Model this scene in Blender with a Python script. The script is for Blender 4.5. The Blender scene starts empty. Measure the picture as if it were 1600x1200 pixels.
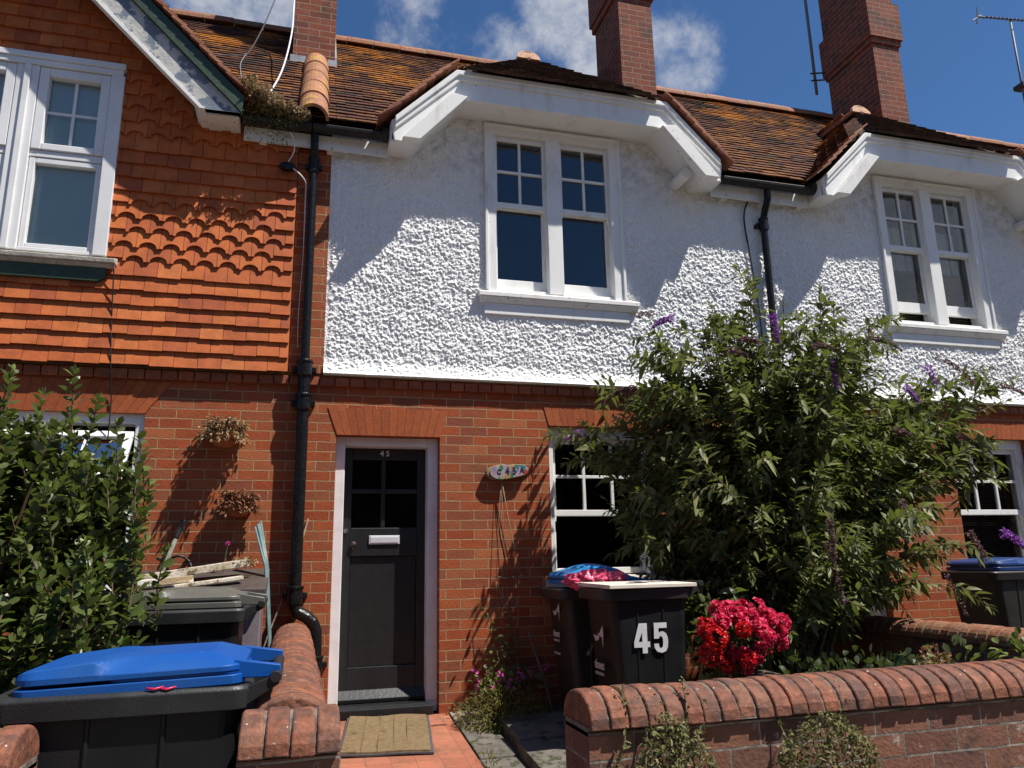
import bpy, bmesh, math, random
import numpy as np
from mathutils import Vector, Matrix

random.seed(7)
RNG = np.random.default_rng(11)
R = math.radians
SC = bpy.context.scene
COL = SC.collection

# ------------------------------------------------------------------ camera
YAW, PITCH, ROLL = R(15.67), R(13.1), R(-1.09)
EYE = Vector((0, -6, 1.10))
F = Vector((math.sin(YAW) * math.cos(PITCH), math.cos(YAW) * math.cos(PITCH), math.sin(PITCH)))
Rt = Vector((math.cos(YAW), -math.sin(YAW), 0))
U = Rt.cross(F)
c_, s_ = math.cos(ROLL), math.sin(ROLL)
Rt, U = c_ * Rt + s_ * U, -s_ * Rt + c_ * U
cam_d = bpy.data.cameras.new('camera')
cam_d.sensor_width = 36
cam_d.lens = 1190 / 1600 * 36
cam_d.clip_end = 2000
cam = bpy.data.objects.new('camera', cam_d)
COL.objects.link(cam)
m = Matrix((Rt, U, -F)).transposed().to_4x4()
m.translation = EYE
cam.matrix_world = m
SC.camera = cam

# ------------------------------------------------------------------ sun, sky, exposure
SUN_DIR = Vector((1.41, -1.0, 3.0)).normalized()
sun_d = bpy.data.lights.new('sun', 'SUN')
sun_d.energy = 5.0
sun_d.angle = R(0.53)
sun_d.color = (1.0, 0.95, 0.87)
sun = bpy.data.objects.new('sun', sun_d)
COL.objects.link(sun)
sun.location = (8, -8, 20)
sun.rotation_euler = (-SUN_DIR).to_track_quat('-Z', 'Y').to_euler()

W = bpy.data.worlds.new("World")
SC.world = W
W.use_nodes = True
SC.view_settings.view_transform = 'Standard'
SC.view_settings.look = 'None'
SC.view_settings.exposure = 0.54
SC.view_settings.gamma = 1.0
SC.view_settings.use_curve_mapping = False
SC.cycles.max_bounces = 6
SC.cycles.transparent_max_bounces = 12
try:
    SC.cycles.use_denoising = True
except Exception:
    pass


class G:
    """small node-graph helper"""
    def __init__(s, nt):
        s.nt = nt

    def n(s, typ, ins=None, **props):
        nd = s.nt.nodes.new(typ)
        for k, v in props.items():
            setattr(nd, k, v)
        for k, v in (ins or {}).items():
            if isinstance(v, bpy.types.NodeSocket):
                s.nt.links.new(v, nd.inputs[k])
            else:
                nd.inputs[k].default_value = v
        return nd

    def math(s, op, a, b=0.0, c=0.0, clamp=False):
        nd = s.n('ShaderNodeMath', {0: a, 1: b, 2: c}, operation=op, use_clamp=clamp)
        return nd.outputs[0]

    def mix(s, fac, a, b, blend='MIX'):
        nd = s.n('ShaderNodeMix', {0: fac, 6: a, 7: b}, data_type='RGBA', blend_type=blend)
        return nd.outputs[2]

    def noise(s, vec, scale, detail=4, rough=0.55, out=0):
        nd = s.n('ShaderNodeTexNoise', {'Scale': scale, 'Detail': detail, 'Roughness': rough})
        if vec is not None:
            s.nt.links.new(vec, nd.inputs['Vector'])
        return nd.outputs[out]

    def ramp(s, fac, stops, interp='LINEAR'):
        nd = s.n('ShaderNodeValToRGB', {0: fac})
        cr = nd.color_ramp
        cr.interpolation = interp
        while len(cr.elements) < len(stops):
            cr.elements.new(0.5)
        for e, (p, c) in zip(cr.elements, stops):
            e.position = p
            e.color = (c, c, c, 1) if isinstance(c, (int, float)) else (*c, 1)
        return nd.outputs[0]

    def smooth(s, v, lo, hi):
        nd = s.n('ShaderNodeMapRange', {0: v, 1: lo, 2: hi, 3: 0.0, 4: 1.0}, interpolation_type='SMOOTHSTEP')
        return nd.outputs[0]


def c4(c):
    return (c[0], c[1], c[2], 1.0)


# sky with a few clouds where the photograph has them, plus unseen ones behind the viewer
g = G(W.node_tree)
bg = W.node_tree.nodes['Background']
sky = g.n('ShaderNodeTexSky', sky_type='NISHITA', sun_disc=False)
sky.sun_elevation = math.asin(SUN_DIR.z)
sky.sun_rotation = math.atan2(SUN_DIR.x, SUN_DIR.y)
sky.air_density = 1.0
sky.dust_density = 0.3
sky.ozone_density = 3.0
tc = g.n('ShaderNodeTexCoord')
dirv = g.n('ShaderNodeVectorMath', {0: tc.outputs['Generated']}, operation='NORMALIZE').outputs[0]
warp = g.noise(dirv, 3.0, 3, out=1)
wv = g.n('ShaderNodeVectorMath', {0: warp, 1: (0.5, 0.5, 0.5)}, operation='SUBTRACT').outputs[0]
wv = g.n('ShaderNodeVectorMath', {0: wv, 3: 0.07}, operation='SCALE').outputs[0]
dw = g.n('ShaderNodeVectorMath', {0: dirv, 1: wv}, operation='ADD').outputs[0]
cn = g.noise(dw, 7.0, 8, 0.62)
CLOUDS = [  # direction, radius (deg), weight
    ((-0.077, 0.79, 0.608), 6.5, 1.0), ((0.275, 0.728, 0.628), 4.5, 0.95), ((0.33, 0.735, 0.595), 5.0, 0.95), ((0.405, 0.71, 0.575), 4.6, 0.85),
    ((0.372, 0.76, 0.535), 4.5, 0.85), ((0.10, 0.775, 0.622), 3.5, 0.7), ((0.217, 0.78, 0.588), 4.0, 0.75), ((0.148, 0.787, 0.60), 3.0, 0.4),
    ((0.68, -0.62, 0.36), 17.0, 1.1), ((0.62, -0.52, 0.55), 9.0, 0.9), ((-0.6, -0.7, 0.5), 18.0, 0.6)]  # added unseen clouds: brighten the glass reflections, whiten the fill
mask = None
for d, rad, wgt in CLOUDS:
    dv = Vector(d).normalized()
    dot = g.n('ShaderNodeVectorMath', {0: dirv, 1: dv}, operation='DOT_PRODUCT').outputs['Value']
    b = g.smooth(dot, math.cos(R(rad)), 1.0)
    b = g.math('MULTIPLY', b, wgt)
    mask = b if mask is None else g.math('MAXIMUM', mask, b)
cn2 = g.noise(dirv, 26.0, 8, 0.65)
cs = g.math('ADD', g.math('MULTIPLY', g.math('SUBTRACT', cn, 0.5), 2.4), g.math('MULTIPLY', g.math('SUBTRACT', cn2, 0.5), 1.6))
cm = g.smooth(g.math('ADD', mask, g.math('MULTIPLY', cs, g.smooth(mask, -0.2, 0.5))), 0.16, 1.55)
cm = g.math('MULTIPLY', cm, 0.92, clamp=True)
skyc = g.mix(1.0, sky.outputs[0], (0.64, 0.95, 1.24, 1), 'MULTIPLY')
ccol = g.mix(cm, skyc, (8.0, 8.2, 8.6, 1))
W.node_tree.links.new(ccol, bg.inputs[0])
bg.inputs[1].default_value = 0.057


# ------------------------------------------------------------------ materials
def newmat(name):
    mt = bpy.data.materials.new(name)
    mt.use_nodes = True
    nt = mt.node_tree
    return mt, G(nt), nt.nodes['Principled BSDF']


def setin(g, bs, **kw):
    names = dict(color='Base Color', rough='Roughness', normal='Normal', metal='Metallic', spec='Specular IOR Level', coat='Coat Weight')
    for k, v in kw.items():
        s = bs.inputs[names[k]]
        if isinstance(v, bpy.types.NodeSocket):
            g.nt.links.new(v, s)
        else:
            s.default_value = v


def bump(g, h, strength=0.5, dist=0.01):
    return g.n('ShaderNodeBump', {'Height': h, 'Strength': strength, 'Distance': dist}).outputs[0]


def pos(g):
    return g.n('ShaderNodeNewGeometry').outputs['Position']


def simple(name, a, b=None, scale=8.0, rough=0.6, bmp=0.0, bscale=60.0, spec=0.5, metal=0.0, specks=None, streak=False, rv=0.0):
    """base colour varied by noise between a and b, optional specks (colour, scale, threshold)"""
    mt, g, bs = newmat(name)
    p = pos(g)
    v = p
    if streak:
        v = g.n('ShaderNodeMapping', {0: p, 3: (1, 1, 0.18)}).outputs[0]
    col = c4(a)
    if b:
        nz = g.noise(v, scale, 6, 0.6)
        col = g.mix(g.smooth(nz, 0.32, 0.68), c4(a), c4(b))
    if specks:
        sc, ssc, th = specks
        nz2 = g.noise(p, ssc, 5, 0.6)
        col = g.mix(g.smooth(nz2, th, th + 0.05), col, c4(sc))
    setin(g, bs, color=col, rough=rough, spec=spec, metal=metal)
    if rv:
        r = g.math('MULTIPLY_ADD', g.noise(p, scale * 2, 5), rv, rough - rv * 0.5)
        setin(g, bs, rough=r)
    if bmp:
        setin(g, bs, normal=bump(g, g.noise(p, bscale, 4), bmp, 0.01))
    return mt


def island(name, cols, rough=0.75, mott=0.35, mscale=22.0, bmp=0.4, bscale=70.0, patch=None, patch2=None, spec=0.3, zpatch=None):
    """per-piece colour (each brick, tile or leaf clump is an island)"""
    mt, g, bs = newmat(name)
    gm = g.n('ShaderNodeNewGeometry')
    p = gm.outputs['Position']
    n = len(cols)
    col = g.ramp(gm.outputs['Random Per Island'], [((i + 0.5) / n, c) for i, c in enumerate(cols)])
    nz = g.noise(p, mscale, 6, 0.65)
    k = g.n('ShaderNodeMapRange', {0: nz, 1: 0.25, 2: 0.75, 3: 1 - mott, 4: 1 + mott * 0.6}).outputs[0]
    col = g.mix(1.0, col, g.n('ShaderNodeCombineColor', {0: k, 1: k, 2: k}).outputs[0], 'MULTIPLY')
    for pt in (patch, patch2):
        if pt:
            pc, ps, lo, hi = pt
            nzz = g.noise(p, ps, 7, 0.68)
            if zpatch:   # each tile takes the growth a little differently, with small separate spots
                rr_ = g.math('FRACT', g.math('MULTIPLY', gm.outputs['Random Per Island'], 7.31))
                nzz = g.math('ADD', nzz, g.math('MULTIPLY_ADD', rr_, 0.16, -0.08))
                nzz = g.math('ADD', nzz, g.math('MULTIPLY_ADD', g.noise(p, 48, 3), 0.34, -0.17))
            fac = g.smooth(nzz, lo, hi)
            if zpatch and pt is patch:   # lichen grows mostly on the upper courses
                zz = g.n('ShaderNodeSeparateXYZ', {0: p}).outputs[2]
                fac = g.math('MULTIPLY', fac, g.math('MULTIPLY_ADD', g.smooth(zz, *zpatch), 0.66, 0.34))
            col = g.mix(fac, col, c4(pc))
    setin(g, bs, color=col, rough=rough, spec=spec)
    if bmp:
        setin(g, bs, normal=bump(g, g.noise(p, bscale, 5, 0.6), bmp, 0.008))
    return mt


def brick_mat(name, cols, mortar, bw=0.225, bh=0.075, mj=0.0045, axes='XZ', offset=0.5, dirt=None, jit=0.006, mott=0.4, bmp=0.7, shift=(0, 0), eff=None, mdark=0.6):
    mt, g, bs = newmat(name)
    gm = g.n('ShaderNodeNewGeometry')
    p = gm.outputs['Position']
    sp = g.n('ShaderNodeSeparateXYZ', {0: p})
    X, Y, Z = sp.outputs
    if axes == 'XZ':
        nn = g.n('ShaderNodeSeparateXYZ', {0: gm.outputs['True Normal']})
        side = g.math('GREATER_THAN', g.math('ABSOLUTE', nn.outputs[0]), 0.6)
        u = g.math('ADD', X, g.math('MULTIPLY', side, g.math('SUBTRACT', Y, X)))
        v = Z
    else:
        u, v = X, Y
    u = g.math('ADD', u, shift[0])
    v = g.math('ADD', v, shift[1])
    nz = g.n('ShaderNodeTexNoise', {'Vector': p, 'Scale': 7.0, 'Detail': 4.0})
    ns = g.n('ShaderNodeSeparateXYZ', {0: nz.outputs[1]})
    u = g.math('MULTIPLY_ADD', g.math('SUBTRACT', ns.outputs[0], 0.5), jit * 2, u)
    v = g.math('MULTIPLY_ADD', g.math('SUBTRACT', ns.outputs[1], 0.5), jit * 1.6, v)
    vec = g.n('ShaderNodeCombineXYZ', {0: u, 1: v}).outputs[0]
    bt = g.n('ShaderNodeTexBrick', {'Vector': vec, 'Color1': (0, 0, 0, 1), 'Color2': (1, 1, 1, 1), 'Mortar': (0.5, 0.5, 0.5, 1), 'Scale': 1.0,
                                    'Mortar Size': mj, 'Mortar Smooth': 0.25, 'Bias': 0.0, 'Brick Width': bw, 'Row Height': bh}, offset=offset, offset_frequency=2, squash=1.0)
    n = len(cols)
    col = g.ramp(bt.outputs['Color'], [((i + 0.5) / n, c) for i, c in enumerate(cols)])
    m1 = g.noise(p, 9.0, 6, 0.65)
    m2 = g.noise(p, 55.0, 4, 0.6)
    k = g.math('ADD', g.math('MULTIPLY_ADD', m1, mott * 1.2, 1 - mott * 0.6), g.math('MULTIPLY_ADD', m2, mott, -mott * 0.5))
    col = g.mix(1.0, col, g.n('ShaderNodeCombineColor', {0: k, 1: k, 2: k}).outputs[0], 'MULTIPLY')
    if dirt:
        dc, ds, lo, hi = dirt
        col = g.mix(g.smooth(g.noise(p, ds, 7, 0.7), lo, hi), col, c4(dc))
    if eff:
        ec, es, lo, hi = eff
        col = g.mix(g.smooth(g.noise(p, es, 8, 0.75), lo, hi), col, c4(ec))
    mcol = g.mix(g.smooth(m1, 0.3, 0.7), c4(mortar), c4([x * mdark for x in mortar]))
    col = g.mix(bt.outputs['Fac'], col, mcol)
    setin(g, bs, color=col, rough=0.85, spec=0.25)
    h = g.math('ADD', g.math('MULTIPLY', bt.outputs['Fac'], -1.0), g.math('MULTIPLY', m2, 0.7))
    setin(g, bs, normal=bump(g, h, bmp, 0.006))
    return mt


def leaf_mat(name, cols, trans=0.35, rough=0.5, tcol=(0.16, 0.22, 0.02), tmix=0.5):
    mt, g, bs = newmat(name)
    gm = g.n('ShaderNodeNewGeometry')
    n = len(cols)
    col = g.ramp(gm.outputs['Random Per Island'], [((i + 0.5) / n, c) for i, c in enumerate(cols)])
    back = g.mix(gm.outputs['Backfacing'], col, g.mix(0.35, col, (0.22, 0.25, 0.15, 1)))
    setin(g, bs, color=back, rough=rough, spec=0.35)
    tr = g.n('ShaderNodeBsdfTranslucent', {0: g.mix(tmix, col, c4(tcol))})
    mx = g.n('ShaderNodeMixShader', {0: trans, 1: bs.outputs[0], 2: tr.outputs[0]})
    g.nt.links.new(mx.outputs[0], g.nt.nodes['Material Output'].inputs[0])
    return mt


def glass_mat(name, tint=(0.9, 0.95, 0.95), ior=1.55, rough=0.0, gain=1.7):
    mt, g, bs = newmat(name)
    fr = g.n('ShaderNodeFresnel', {0: ior})
    nz = g.noise(pos(g), 2.2, 2)
    nrm = bump(g, nz, 0.18, 0.05)
    gl = g.n('ShaderNodeBsdfGlossy', {'Color': (1, 1, 1, 1), 'Roughness': rough, 'Normal': nrm})
    tr = g.n('ShaderNodeBsdfTransparent', {0: c4(tint)})
    f = g.math('MULTIPLY', fr.outputs[0], gain, clamp=True)
    mx = g.n('ShaderNodeMixShader', {0: f, 1: tr.outputs[0], 2: gl.outputs[0]})
    g.nt.links.new(mx.outputs[0], g.nt.nodes['Material Output'].inputs[0])
    return mt


def white_paint(name, base=(0.80, 0.80, 0.78), grime=(0.50, 0.47, 0.40), chips=0.70, rough=0.5):
    mt, g, bs = newmat(name)
    p = pos(g)
    v = g.n('ShaderNodeMapping', {0: p, 3: (1, 1, 0.35)}).outputs[0]
    n1 = g.noise(v, 6.0, 7, 0.65)
    col = g.mix(g.smooth(n1, 0.50, 0.80), c4(base), c4(grime))
    n2 = g.noise(p, 26.0, 6, 0.7)
    col = g.mix(g.smooth(n2, chips, chips + 0.03), col, (0.27, 0.23, 0.18, 1))
    setin(g, bs, color=col, rough=rough, spec=0.4)
    h = g.math('ADD', n1, g.math('MULTIPLY', g.smooth(n2, chips - 0.03, chips + 0.02), -0.6))
    setin(g, bs, normal=bump(g, h, 0.25, 0.006))
    return mt


M = {}
M['brick'] = brick_mat('red_brick', [(0.295, 0.062, 0.023), (0.350, 0.088, 0.031), (0.220, 0.062, 0.032), (0.370, 0.116, 0.045), (0.310, 0.067, 0.023), (0.250, 0.084, 0.040), (0.338, 0.076, 0.025)], (0.44, 0.29, 0.15), mott=0.62, dirt=((0.13, 0.055, 0.034), 1.5, 0.54, 0.80), eff=((0.46, 0.34, 0.24), 17.0, 0.70, 0.78))
M['chimney_brick'] = brick_mat('chimney_brick', [(0.20, 0.052, 0.028), (0.26, 0.076, 0.042), (0.14, 0.048, 0.036), (0.23, 0.062, 0.034)], (0.38, 0.28, 0.19), dirt=((0.06, 0.042, 0.032), 2.6, 0.47, 0.70), mott=0.6)  # some real grime; brick and grime deepened to dim the shaded sides
M['old_brick'] = brick_mat('old_garden_brick', [(0.15, 0.068, 0.048), (0.19, 0.085, 0.056), (0.125, 0.062, 0.050), (0.21, 0.095, 0.06)], (0.34, 0.30, 0.255), mdark=0.2, mj=0.0042, jit=0.009, mott=0.55, dirt=((0.06, 0.045, 0.04), 4.0, 0.52, 0.7), eff=((0.50, 0.47, 0.43), 10.0, 0.60, 0.72), bmp=1.0, shift=(0.08, 0.03))
M['gauged'] = island('gauged_brick', [(0.34, 0.082, 0.024), (0.37, 0.094, 0.028), (0.31, 0.074, 0.023)], mott=0.25, bmp=0.25)
M['header'] = island('header_brick', [(0.26, 0.075, 0.035), (0.31, 0.09, 0.04), (0.22, 0.065, 0.035), (0.34, 0.10, 0.045)], mott=0.35)
M['coping'] = island('coping_brick', [(0.20, 0.074, 0.043), (0.245, 0.090, 0.050), (0.165, 0.068, 0.045), (0.215, 0.092, 0.056), (0.27, 0.098, 0.052)], mott=0.7, mscale=24, bmp=0.8, bscale=45, patch=((0.085, 0.05, 0.042), 11.0, 0.46, 0.70), patch2=((0.58, 0.53, 0.46), 52.0, 0.655, 0.69))
M['coping_old'] = island('mossy_coping_brick', [(0.24, 0.095, 0.05), (0.28, 0.12, 0.065), (0.20, 0.10, 0.06)], mott=0.55, mscale=20, bmp=0.7, bscale=45, patch=((0.19, 0.15, 0.07), 9.0, 0.5, 0.7), patch2=((0.5, 0.46, 0.40), 44.0, 0.68, 0.72))
M['mortar'] = simple('mortar', (0.20, 0.165, 0.13), (0.075, 0.06, 0.05), 18, 0.95, 0.8, 50)
M['tile_hung'] = island('hung_clay_tile', [(0.47, 0.118, 0.031), (0.53, 0.145, 0.038), (0.42, 0.098, 0.029), (0.56, 0.168, 0.05), (0.49, 0.124, 0.033), (0.36, 0.085, 0.032), (0.50, 0.13, 0.036)], mott=0.34, mscale=9, bmp=0.25, patch=((0.58, 0.30, 0.18), 30.0, 0.70, 0.76))
M['roof'] = island('clay_roof_tile', [(0.090, 0.034, 0.023), (0.115, 0.042, 0.027), (0.072, 0.030, 0.022), (0.135, 0.052, 0.030), (0.058, 0.027, 0.021)], rough=0.9, zpatch=(5.0, 6.3), mott=0.6, mscale=16, bmp=0.7, patch=((0.42, 0.165, 0.022), 1.25, 0.44, 0.64), patch2=((0.032, 0.026, 0.020), 2.3, 0.50, 0.66))
M['roof_dark'] = island('mossy_roof_tile', [(0.060, 0.036, 0.024), (0.085, 0.045, 0.028), (0.05, 0.032, 0.024), (0.10, 0.05, 0.03)], rough=0.95, mott=0.6, mscale=22, bmp=0.9, patch=((0.15, 0.14, 0.065), 7.0, 0.56, 0.68), patch2=((0.02, 0.018, 0.014), 3.2, 0.5, 0.7))
M['verge_tile'] = island('verge_tile', [(0.30, 0.11, 0.065), (0.36, 0.14, 0.08), (0.22, 0.08, 0.05), (0.40, 0.17, 0.10)], mott=0.4)
M['ridge'] = island('ridge_tile', [(0.34, 0.125, 0.07), (0.40, 0.15, 0.085), (0.29, 0.105, 0.06)], mott=0.5, patch=((0.22, 0.15, 0.06), 9.0, 0.46, 0.64), patch2=((0.09, 0.06, 0.045), 14.0, 0.55, 0.70))
M['roll'] = island('roll_tile', [(0.38, 0.17, 0.09), (0.33, 0.145, 0.08), (0.30, 0.15, 0.09)], mott=0.45, patch=((0.42, 0.24, 0.05), 7.0, 0.5, 0.62), patch2=((0.14, 0.09, 0.06), 11.0, 0.58, 0.72))
M['paint'] = white_paint('white_gloss_paint', chips=0.672, grime=(0.56, 0.54, 0.48))
M['paint_old'] = white_paint('flaking_white_paint', base=(0.79, 0.78, 0.75), chips=0.625, grime=(0.55, 0.52, 0.44))
M['paint_clean'] = simple('clean_white_paint', (0.80, 0.79, 0.80), (0.70, 0.68, 0.68), 5, 0.45, 0.1, 30)
M['upvc'] = simple('white_plastic_frame', (0.80, 0.80, 0.80), (0.70, 0.70, 0.70), 3, 0.35)
M['peeling'] = simple('peeling_blue_grey_board', (0.52, 0.50, 0.46), (0.40, 0.40, 0.39), 12, 0.7, 0.4, 30, specks=((0.15, 0.18, 0.23), 10.0, 0.50))
M['green_paint'] = simple('dark_green_paint', (0.022, 0.046, 0.026), (0.035, 0.064, 0.036), 14, 0.5, 0.3, 40, specks=((0.35, 0.38, 0.36), 40.0, 0.70))
M['stone_sill'] = simple('weathered_sill', (0.50, 0.47, 0.41), (0.36, 0.33, 0.28), 14, 0.8, 0.4, 60, specks=((0.16, 0.14, 0.11), 30.0, 0.66))
M['black_iron'] = simple('black_iron_pipe', (0.006, 0.006, 0.007), (0.012, 0.011, 0.011), 30, 0.30, 0.35, 45, rv=0.2, spec=0.28)
M['gutter'] = simple('black_gutter', (0.014, 0.014, 0.016), (0.03, 0.028, 0.025), 20, 0.5, 0.2, spec=0.25)
M['lead'] = simple('lead_flashing', (0.36, 0.37, 0.39), (0.24, 0.25, 0.27), 10, 0.5, 0.3, 30)
M['door'] = simple('charcoal_door_paint', (0.010, 0.010, 0.011), (0.014, 0.014, 0.015), 12, 0.42, 0.15, 50, specks=((0.11, 0.11, 0.11), 60.0, 0.72))
M['glass'] = glass_mat('window_glass')
M['glass_low'] = glass_mat('ground_floor_glass', (0.75, 0.8, 0.8), gain=0.75)
M['glass_dark'] = glass_mat('door_glass', (0.25, 0.27, 0.28), gain=0.6)
M['chrome'] = simple('bright_chrome', (0.75, 0.75, 0.76), None, rough=0.18, metal=1.0)
M['brushed'] = simple('brushed_steel', (0.70, 0.71, 0.74), (0.64, 0.65, 0.70), 30, 0.5, metal=0.35)
M['iron_dark'] = simple('rusty_dark_iron', (0.03, 0.018, 0.014), (0.07, 0.03, 0.02), 40, 0.6)
M['room'] = simple('room_wall', (0.16, 0.15, 0.14), (0.12, 0.11, 0.10), 2, 0.9)
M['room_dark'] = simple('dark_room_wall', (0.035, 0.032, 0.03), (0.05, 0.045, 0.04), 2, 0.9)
M['net'] = simple('pale_net_curtain', (0.74, 0.84, 0.80), (0.68, 0.78, 0.75), 2, 0.9)
M['pale_reflection'] = simple('painted_cloud_reflection', (0.82, 0.80, 0.76), (0.72, 0.70, 0.66), 4, 0.9)  # pale tone painted to imitate cloud reflection in the glass
M['blind'] = simple('slatted_blind', (0.10, 0.08, 0.06), (0.07, 0.06, 0.04), 5, 0.6)
M['soil'] = simple('garden_soil', (0.06, 0.045, 0.033), (0.10, 0.075, 0.05), 9, 0.95, 1.0, 40)
M['bounce_paving'] = simple('lightened_paving', (0.22, 0.20, 0.175), (0.17, 0.155, 0.135), 5, 0.9, 0.8, 120)  # unseen pavement, lightened to bounce sun onto the house fronts
M['quarry'] = brick_mat('quarry_tile', [(0.33, 0.115, 0.065), (0.38, 0.14, 0.082), (0.30, 0.10, 0.058), (0.35, 0.13, 0.078)], (0.18, 0.10, 0.07), bw=0.152, bh=0.152, mj=0.002, axes='XY', offset=0.0, jit=0.002, mott=0.3, bmp=0.4, dirt=((0.15, 0.085, 0.055), 4.0, 0.44, 0.74), shift=(0.0, 0.05), eff=((0.10, 0.075, 0.05), 16.0, 0.60, 0.72))
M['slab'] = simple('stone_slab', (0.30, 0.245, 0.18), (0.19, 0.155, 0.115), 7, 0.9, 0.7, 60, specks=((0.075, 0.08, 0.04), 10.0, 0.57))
M['concrete'] = simple('shade_darkened_concrete', (0.15, 0.132, 0.112), (0.085, 0.076, 0.062), 7, 0.95, 0.8, 60, specks=((0.045, 0.05, 0.022), 11.0, 0.56))  # mossy grey, darkened for the shade of bins and wall
M['bin_black'] = simple('black_bin_plastic', (0.009, 0.0095, 0.011), (0.014, 0.014, 0.016), 5, 0.42, 0.12, 160, specks=((0.075, 0.073, 0.07), 34.0, 0.69), rv=0.2, spec=0.28)
M['bin_dark'] = simple('dark_brown_bin_plastic', (0.022, 0.019, 0.018), (0.032, 0.028, 0.026), 6, 0.45, 0.12, 160, rv=0.15, spec=0.28)
M['bin_rim'] = simple('dark_grey_bin_rim', (0.020, 0.021, 0.023), (0.030, 0.031, 0.032), 7, 0.42, 0.15, 160, specks=((0.16, 0.15, 0.13), 60.0, 0.72), rv=0.15, spec=0.35)
M['lid_blue'] = simple('blue_lid_plastic', (0.003, 0.066, 0.30), (0.016, 0.080, 0.28), 2.5, 0.45, 0.1, 160, specks=((0.08, 0.14, 0.29), 38.0, 0.67), spec=0.16, rv=0.25)
M['lid_cyan'] = simple('bright_blue_lid_plastic', (0.010, 0.19, 0.50), (0.015, 0.22, 0.56), 6, 0.35, 0.1, 90)
M['lid_grey'] = simple('grey_lid_plastic', (0.085, 0.085, 0.075), (0.12, 0.118, 0.10), 5, 0.42, 0.1, 120, specks=((0.25, 0.24, 0.2), 40.0, 0.70))
M['lid_blue_shaded'] = simple('shade_dark_blue_lid_plastic', (0.006, 0.035, 0.15), (0.010, 0.045, 0.17), 4, 0.4)  # blue lid with the shade of the bush put into its colour
M['rubber'] = simple('black_rubber', (0.012, 0.012, 0.012), None, rough=0.55)
M['white_print'] = simple('white_print', (0.76, 0.76, 0.76), (0.62, 0.62, 0.62), 8, 0.5, specks=((0.25, 0.25, 0.25), 55.0, 0.68))
M['faded_print'] = simple('faded_print', (0.62, 0.56, 0.54), (0.50, 0.44, 0.42), 30, 0.6)
M['pink_bag'] = simple('pink_plastic_bag', (0.62, 0.055, 0.13), (0.70, 0.09, 0.18), 12, 0.3, 0.5, 25)
M['white_board'] = simple('white_board', (0.72, 0.66, 0.56), (0.60, 0.54, 0.45), 6, 0.6)
M['timber'] = simple('weathered_timber', (0.44, 0.34, 0.20), (0.28, 0.20, 0.11), 14, 0.85, 0.6, 40, specks=((0.70, 0.66, 0.58), 12.0, 0.55))
M['timber_white'] = simple('white_painted_timber', (0.62, 0.57, 0.48), (0.36, 0.28, 0.17), 9, 0.75, 0.5, 40, specks=((0.13, 0.09, 0.05), 18.0, 0.56))
M['box_lid'] = simple('brown_box_lid', (0.050, 0.036, 0.032), (0.075, 0.055, 0.047), 9, 0.6, 0.2)
M['box_side'] = simple('mauve_box_side', (0.21, 0.17, 0.18), (0.16, 0.13, 0.14), 7, 0.6, 0.1)
M['wood_stick'] = simple('bark_stick', (0.26, 0.19, 0.12), (0.16, 0.11, 0.07), 30, 0.85, 0.4)
M['grey_handle'] = simple('lichen_grey_handle', (0.22, 0.21, 0.17), (0.12, 0.13, 0.10), 25, 0.8, 0.5)
M['teal'] = simple('teal_plastic_stake', (0.09, 0.155, 0.16), (0.15, 0.22, 0.22), 20, 0.5)
M['string'] = simple('garden_string', (0.33, 0.22, 0.13), (0.24, 0.15, 0.09), 40, 0.9)
M['white_cable'] = simple('white_cable', (0.75, 0.72, 0.74), None, rough=0.5)
M['grey_cable'] = simple('grey_cable', (0.16, 0.16, 0.17), None, rough=0.5)
M['black_cable'] = simple('black_cable', (0.01, 0.01, 0.01), None, rough=0.5)
M['terracotta'] = simple('terracotta', (0.34, 0.10, 0.045), (0.42, 0.14, 0.065), 12, 0.85, 0.3)
M['coir'] = simple('coir_mat', (0.18, 0.122, 0.060), (0.26, 0.180, 0.090), 30, 1.0, 1.0, 260, specks=((0.15, 0.09, 0.04), 9.0, 0.60))
M['mat_groove'] = simple('mat_groove', (0.11, 0.075, 0.04), None, rough=1.0)
M['mat_edge'] = simple('mat_edge', (0.05, 0.045, 0.05), (0.08, 0.07, 0.07), 30, 0.8)
M['aerial'] = simple('aerial_metal', (0.13, 0.14, 0.16), (0.09, 0.095, 0.11), 12, 0.6)
M['bark'] = simple('shrub_bark', (0.15, 0.11, 0.075), (0.08, 0.06, 0.04), 30, 0.9, 0.5)
M['red_stem'] = simple('reddish_stem', (0.13, 0.06, 0.035), (0.09, 0.055, 0.03), 30, 0.7)
M['green_stem'] = simple('green_stem', (0.09, 0.11, 0.04), (0.12, 0.11, 0.05), 30, 0.7)
M['leaf_bud'] = leaf_mat('butterfly_bush_leaf', [(0.118, 0.138, 0.034), (0.165, 0.178, 0.050), (0.078, 0.098, 0.027), (0.225, 0.225, 0.082), (0.135, 0.150, 0.040), (0.055, 0.074, 0.022)])
M['leaf_shrub'] = leaf_mat('shrub_leaf', [(0.060, 0.092, 0.020), (0.088, 0.122, 0.028), (0.044, 0.072, 0.019), (0.125, 0.155, 0.040)], 0.28, 0.36)
M['leaf_new'] = leaf_mat('young_leaf', [(0.16, 0.21, 0.05), (0.20, 0.25, 0.07), (0.13, 0.18, 0.04)], 0.35, 0.4)
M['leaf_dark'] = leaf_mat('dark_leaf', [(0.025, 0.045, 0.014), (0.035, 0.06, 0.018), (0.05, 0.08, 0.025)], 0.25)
M['leaf_dry'] = leaf_mat('dry_leaf', [(0.34, 0.24, 0.12), (0.44, 0.33, 0.19), (0.24, 0.14, 0.07), (0.28, 0.19, 0.09)], 0.2, 0.9, tmix=0.0)
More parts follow.
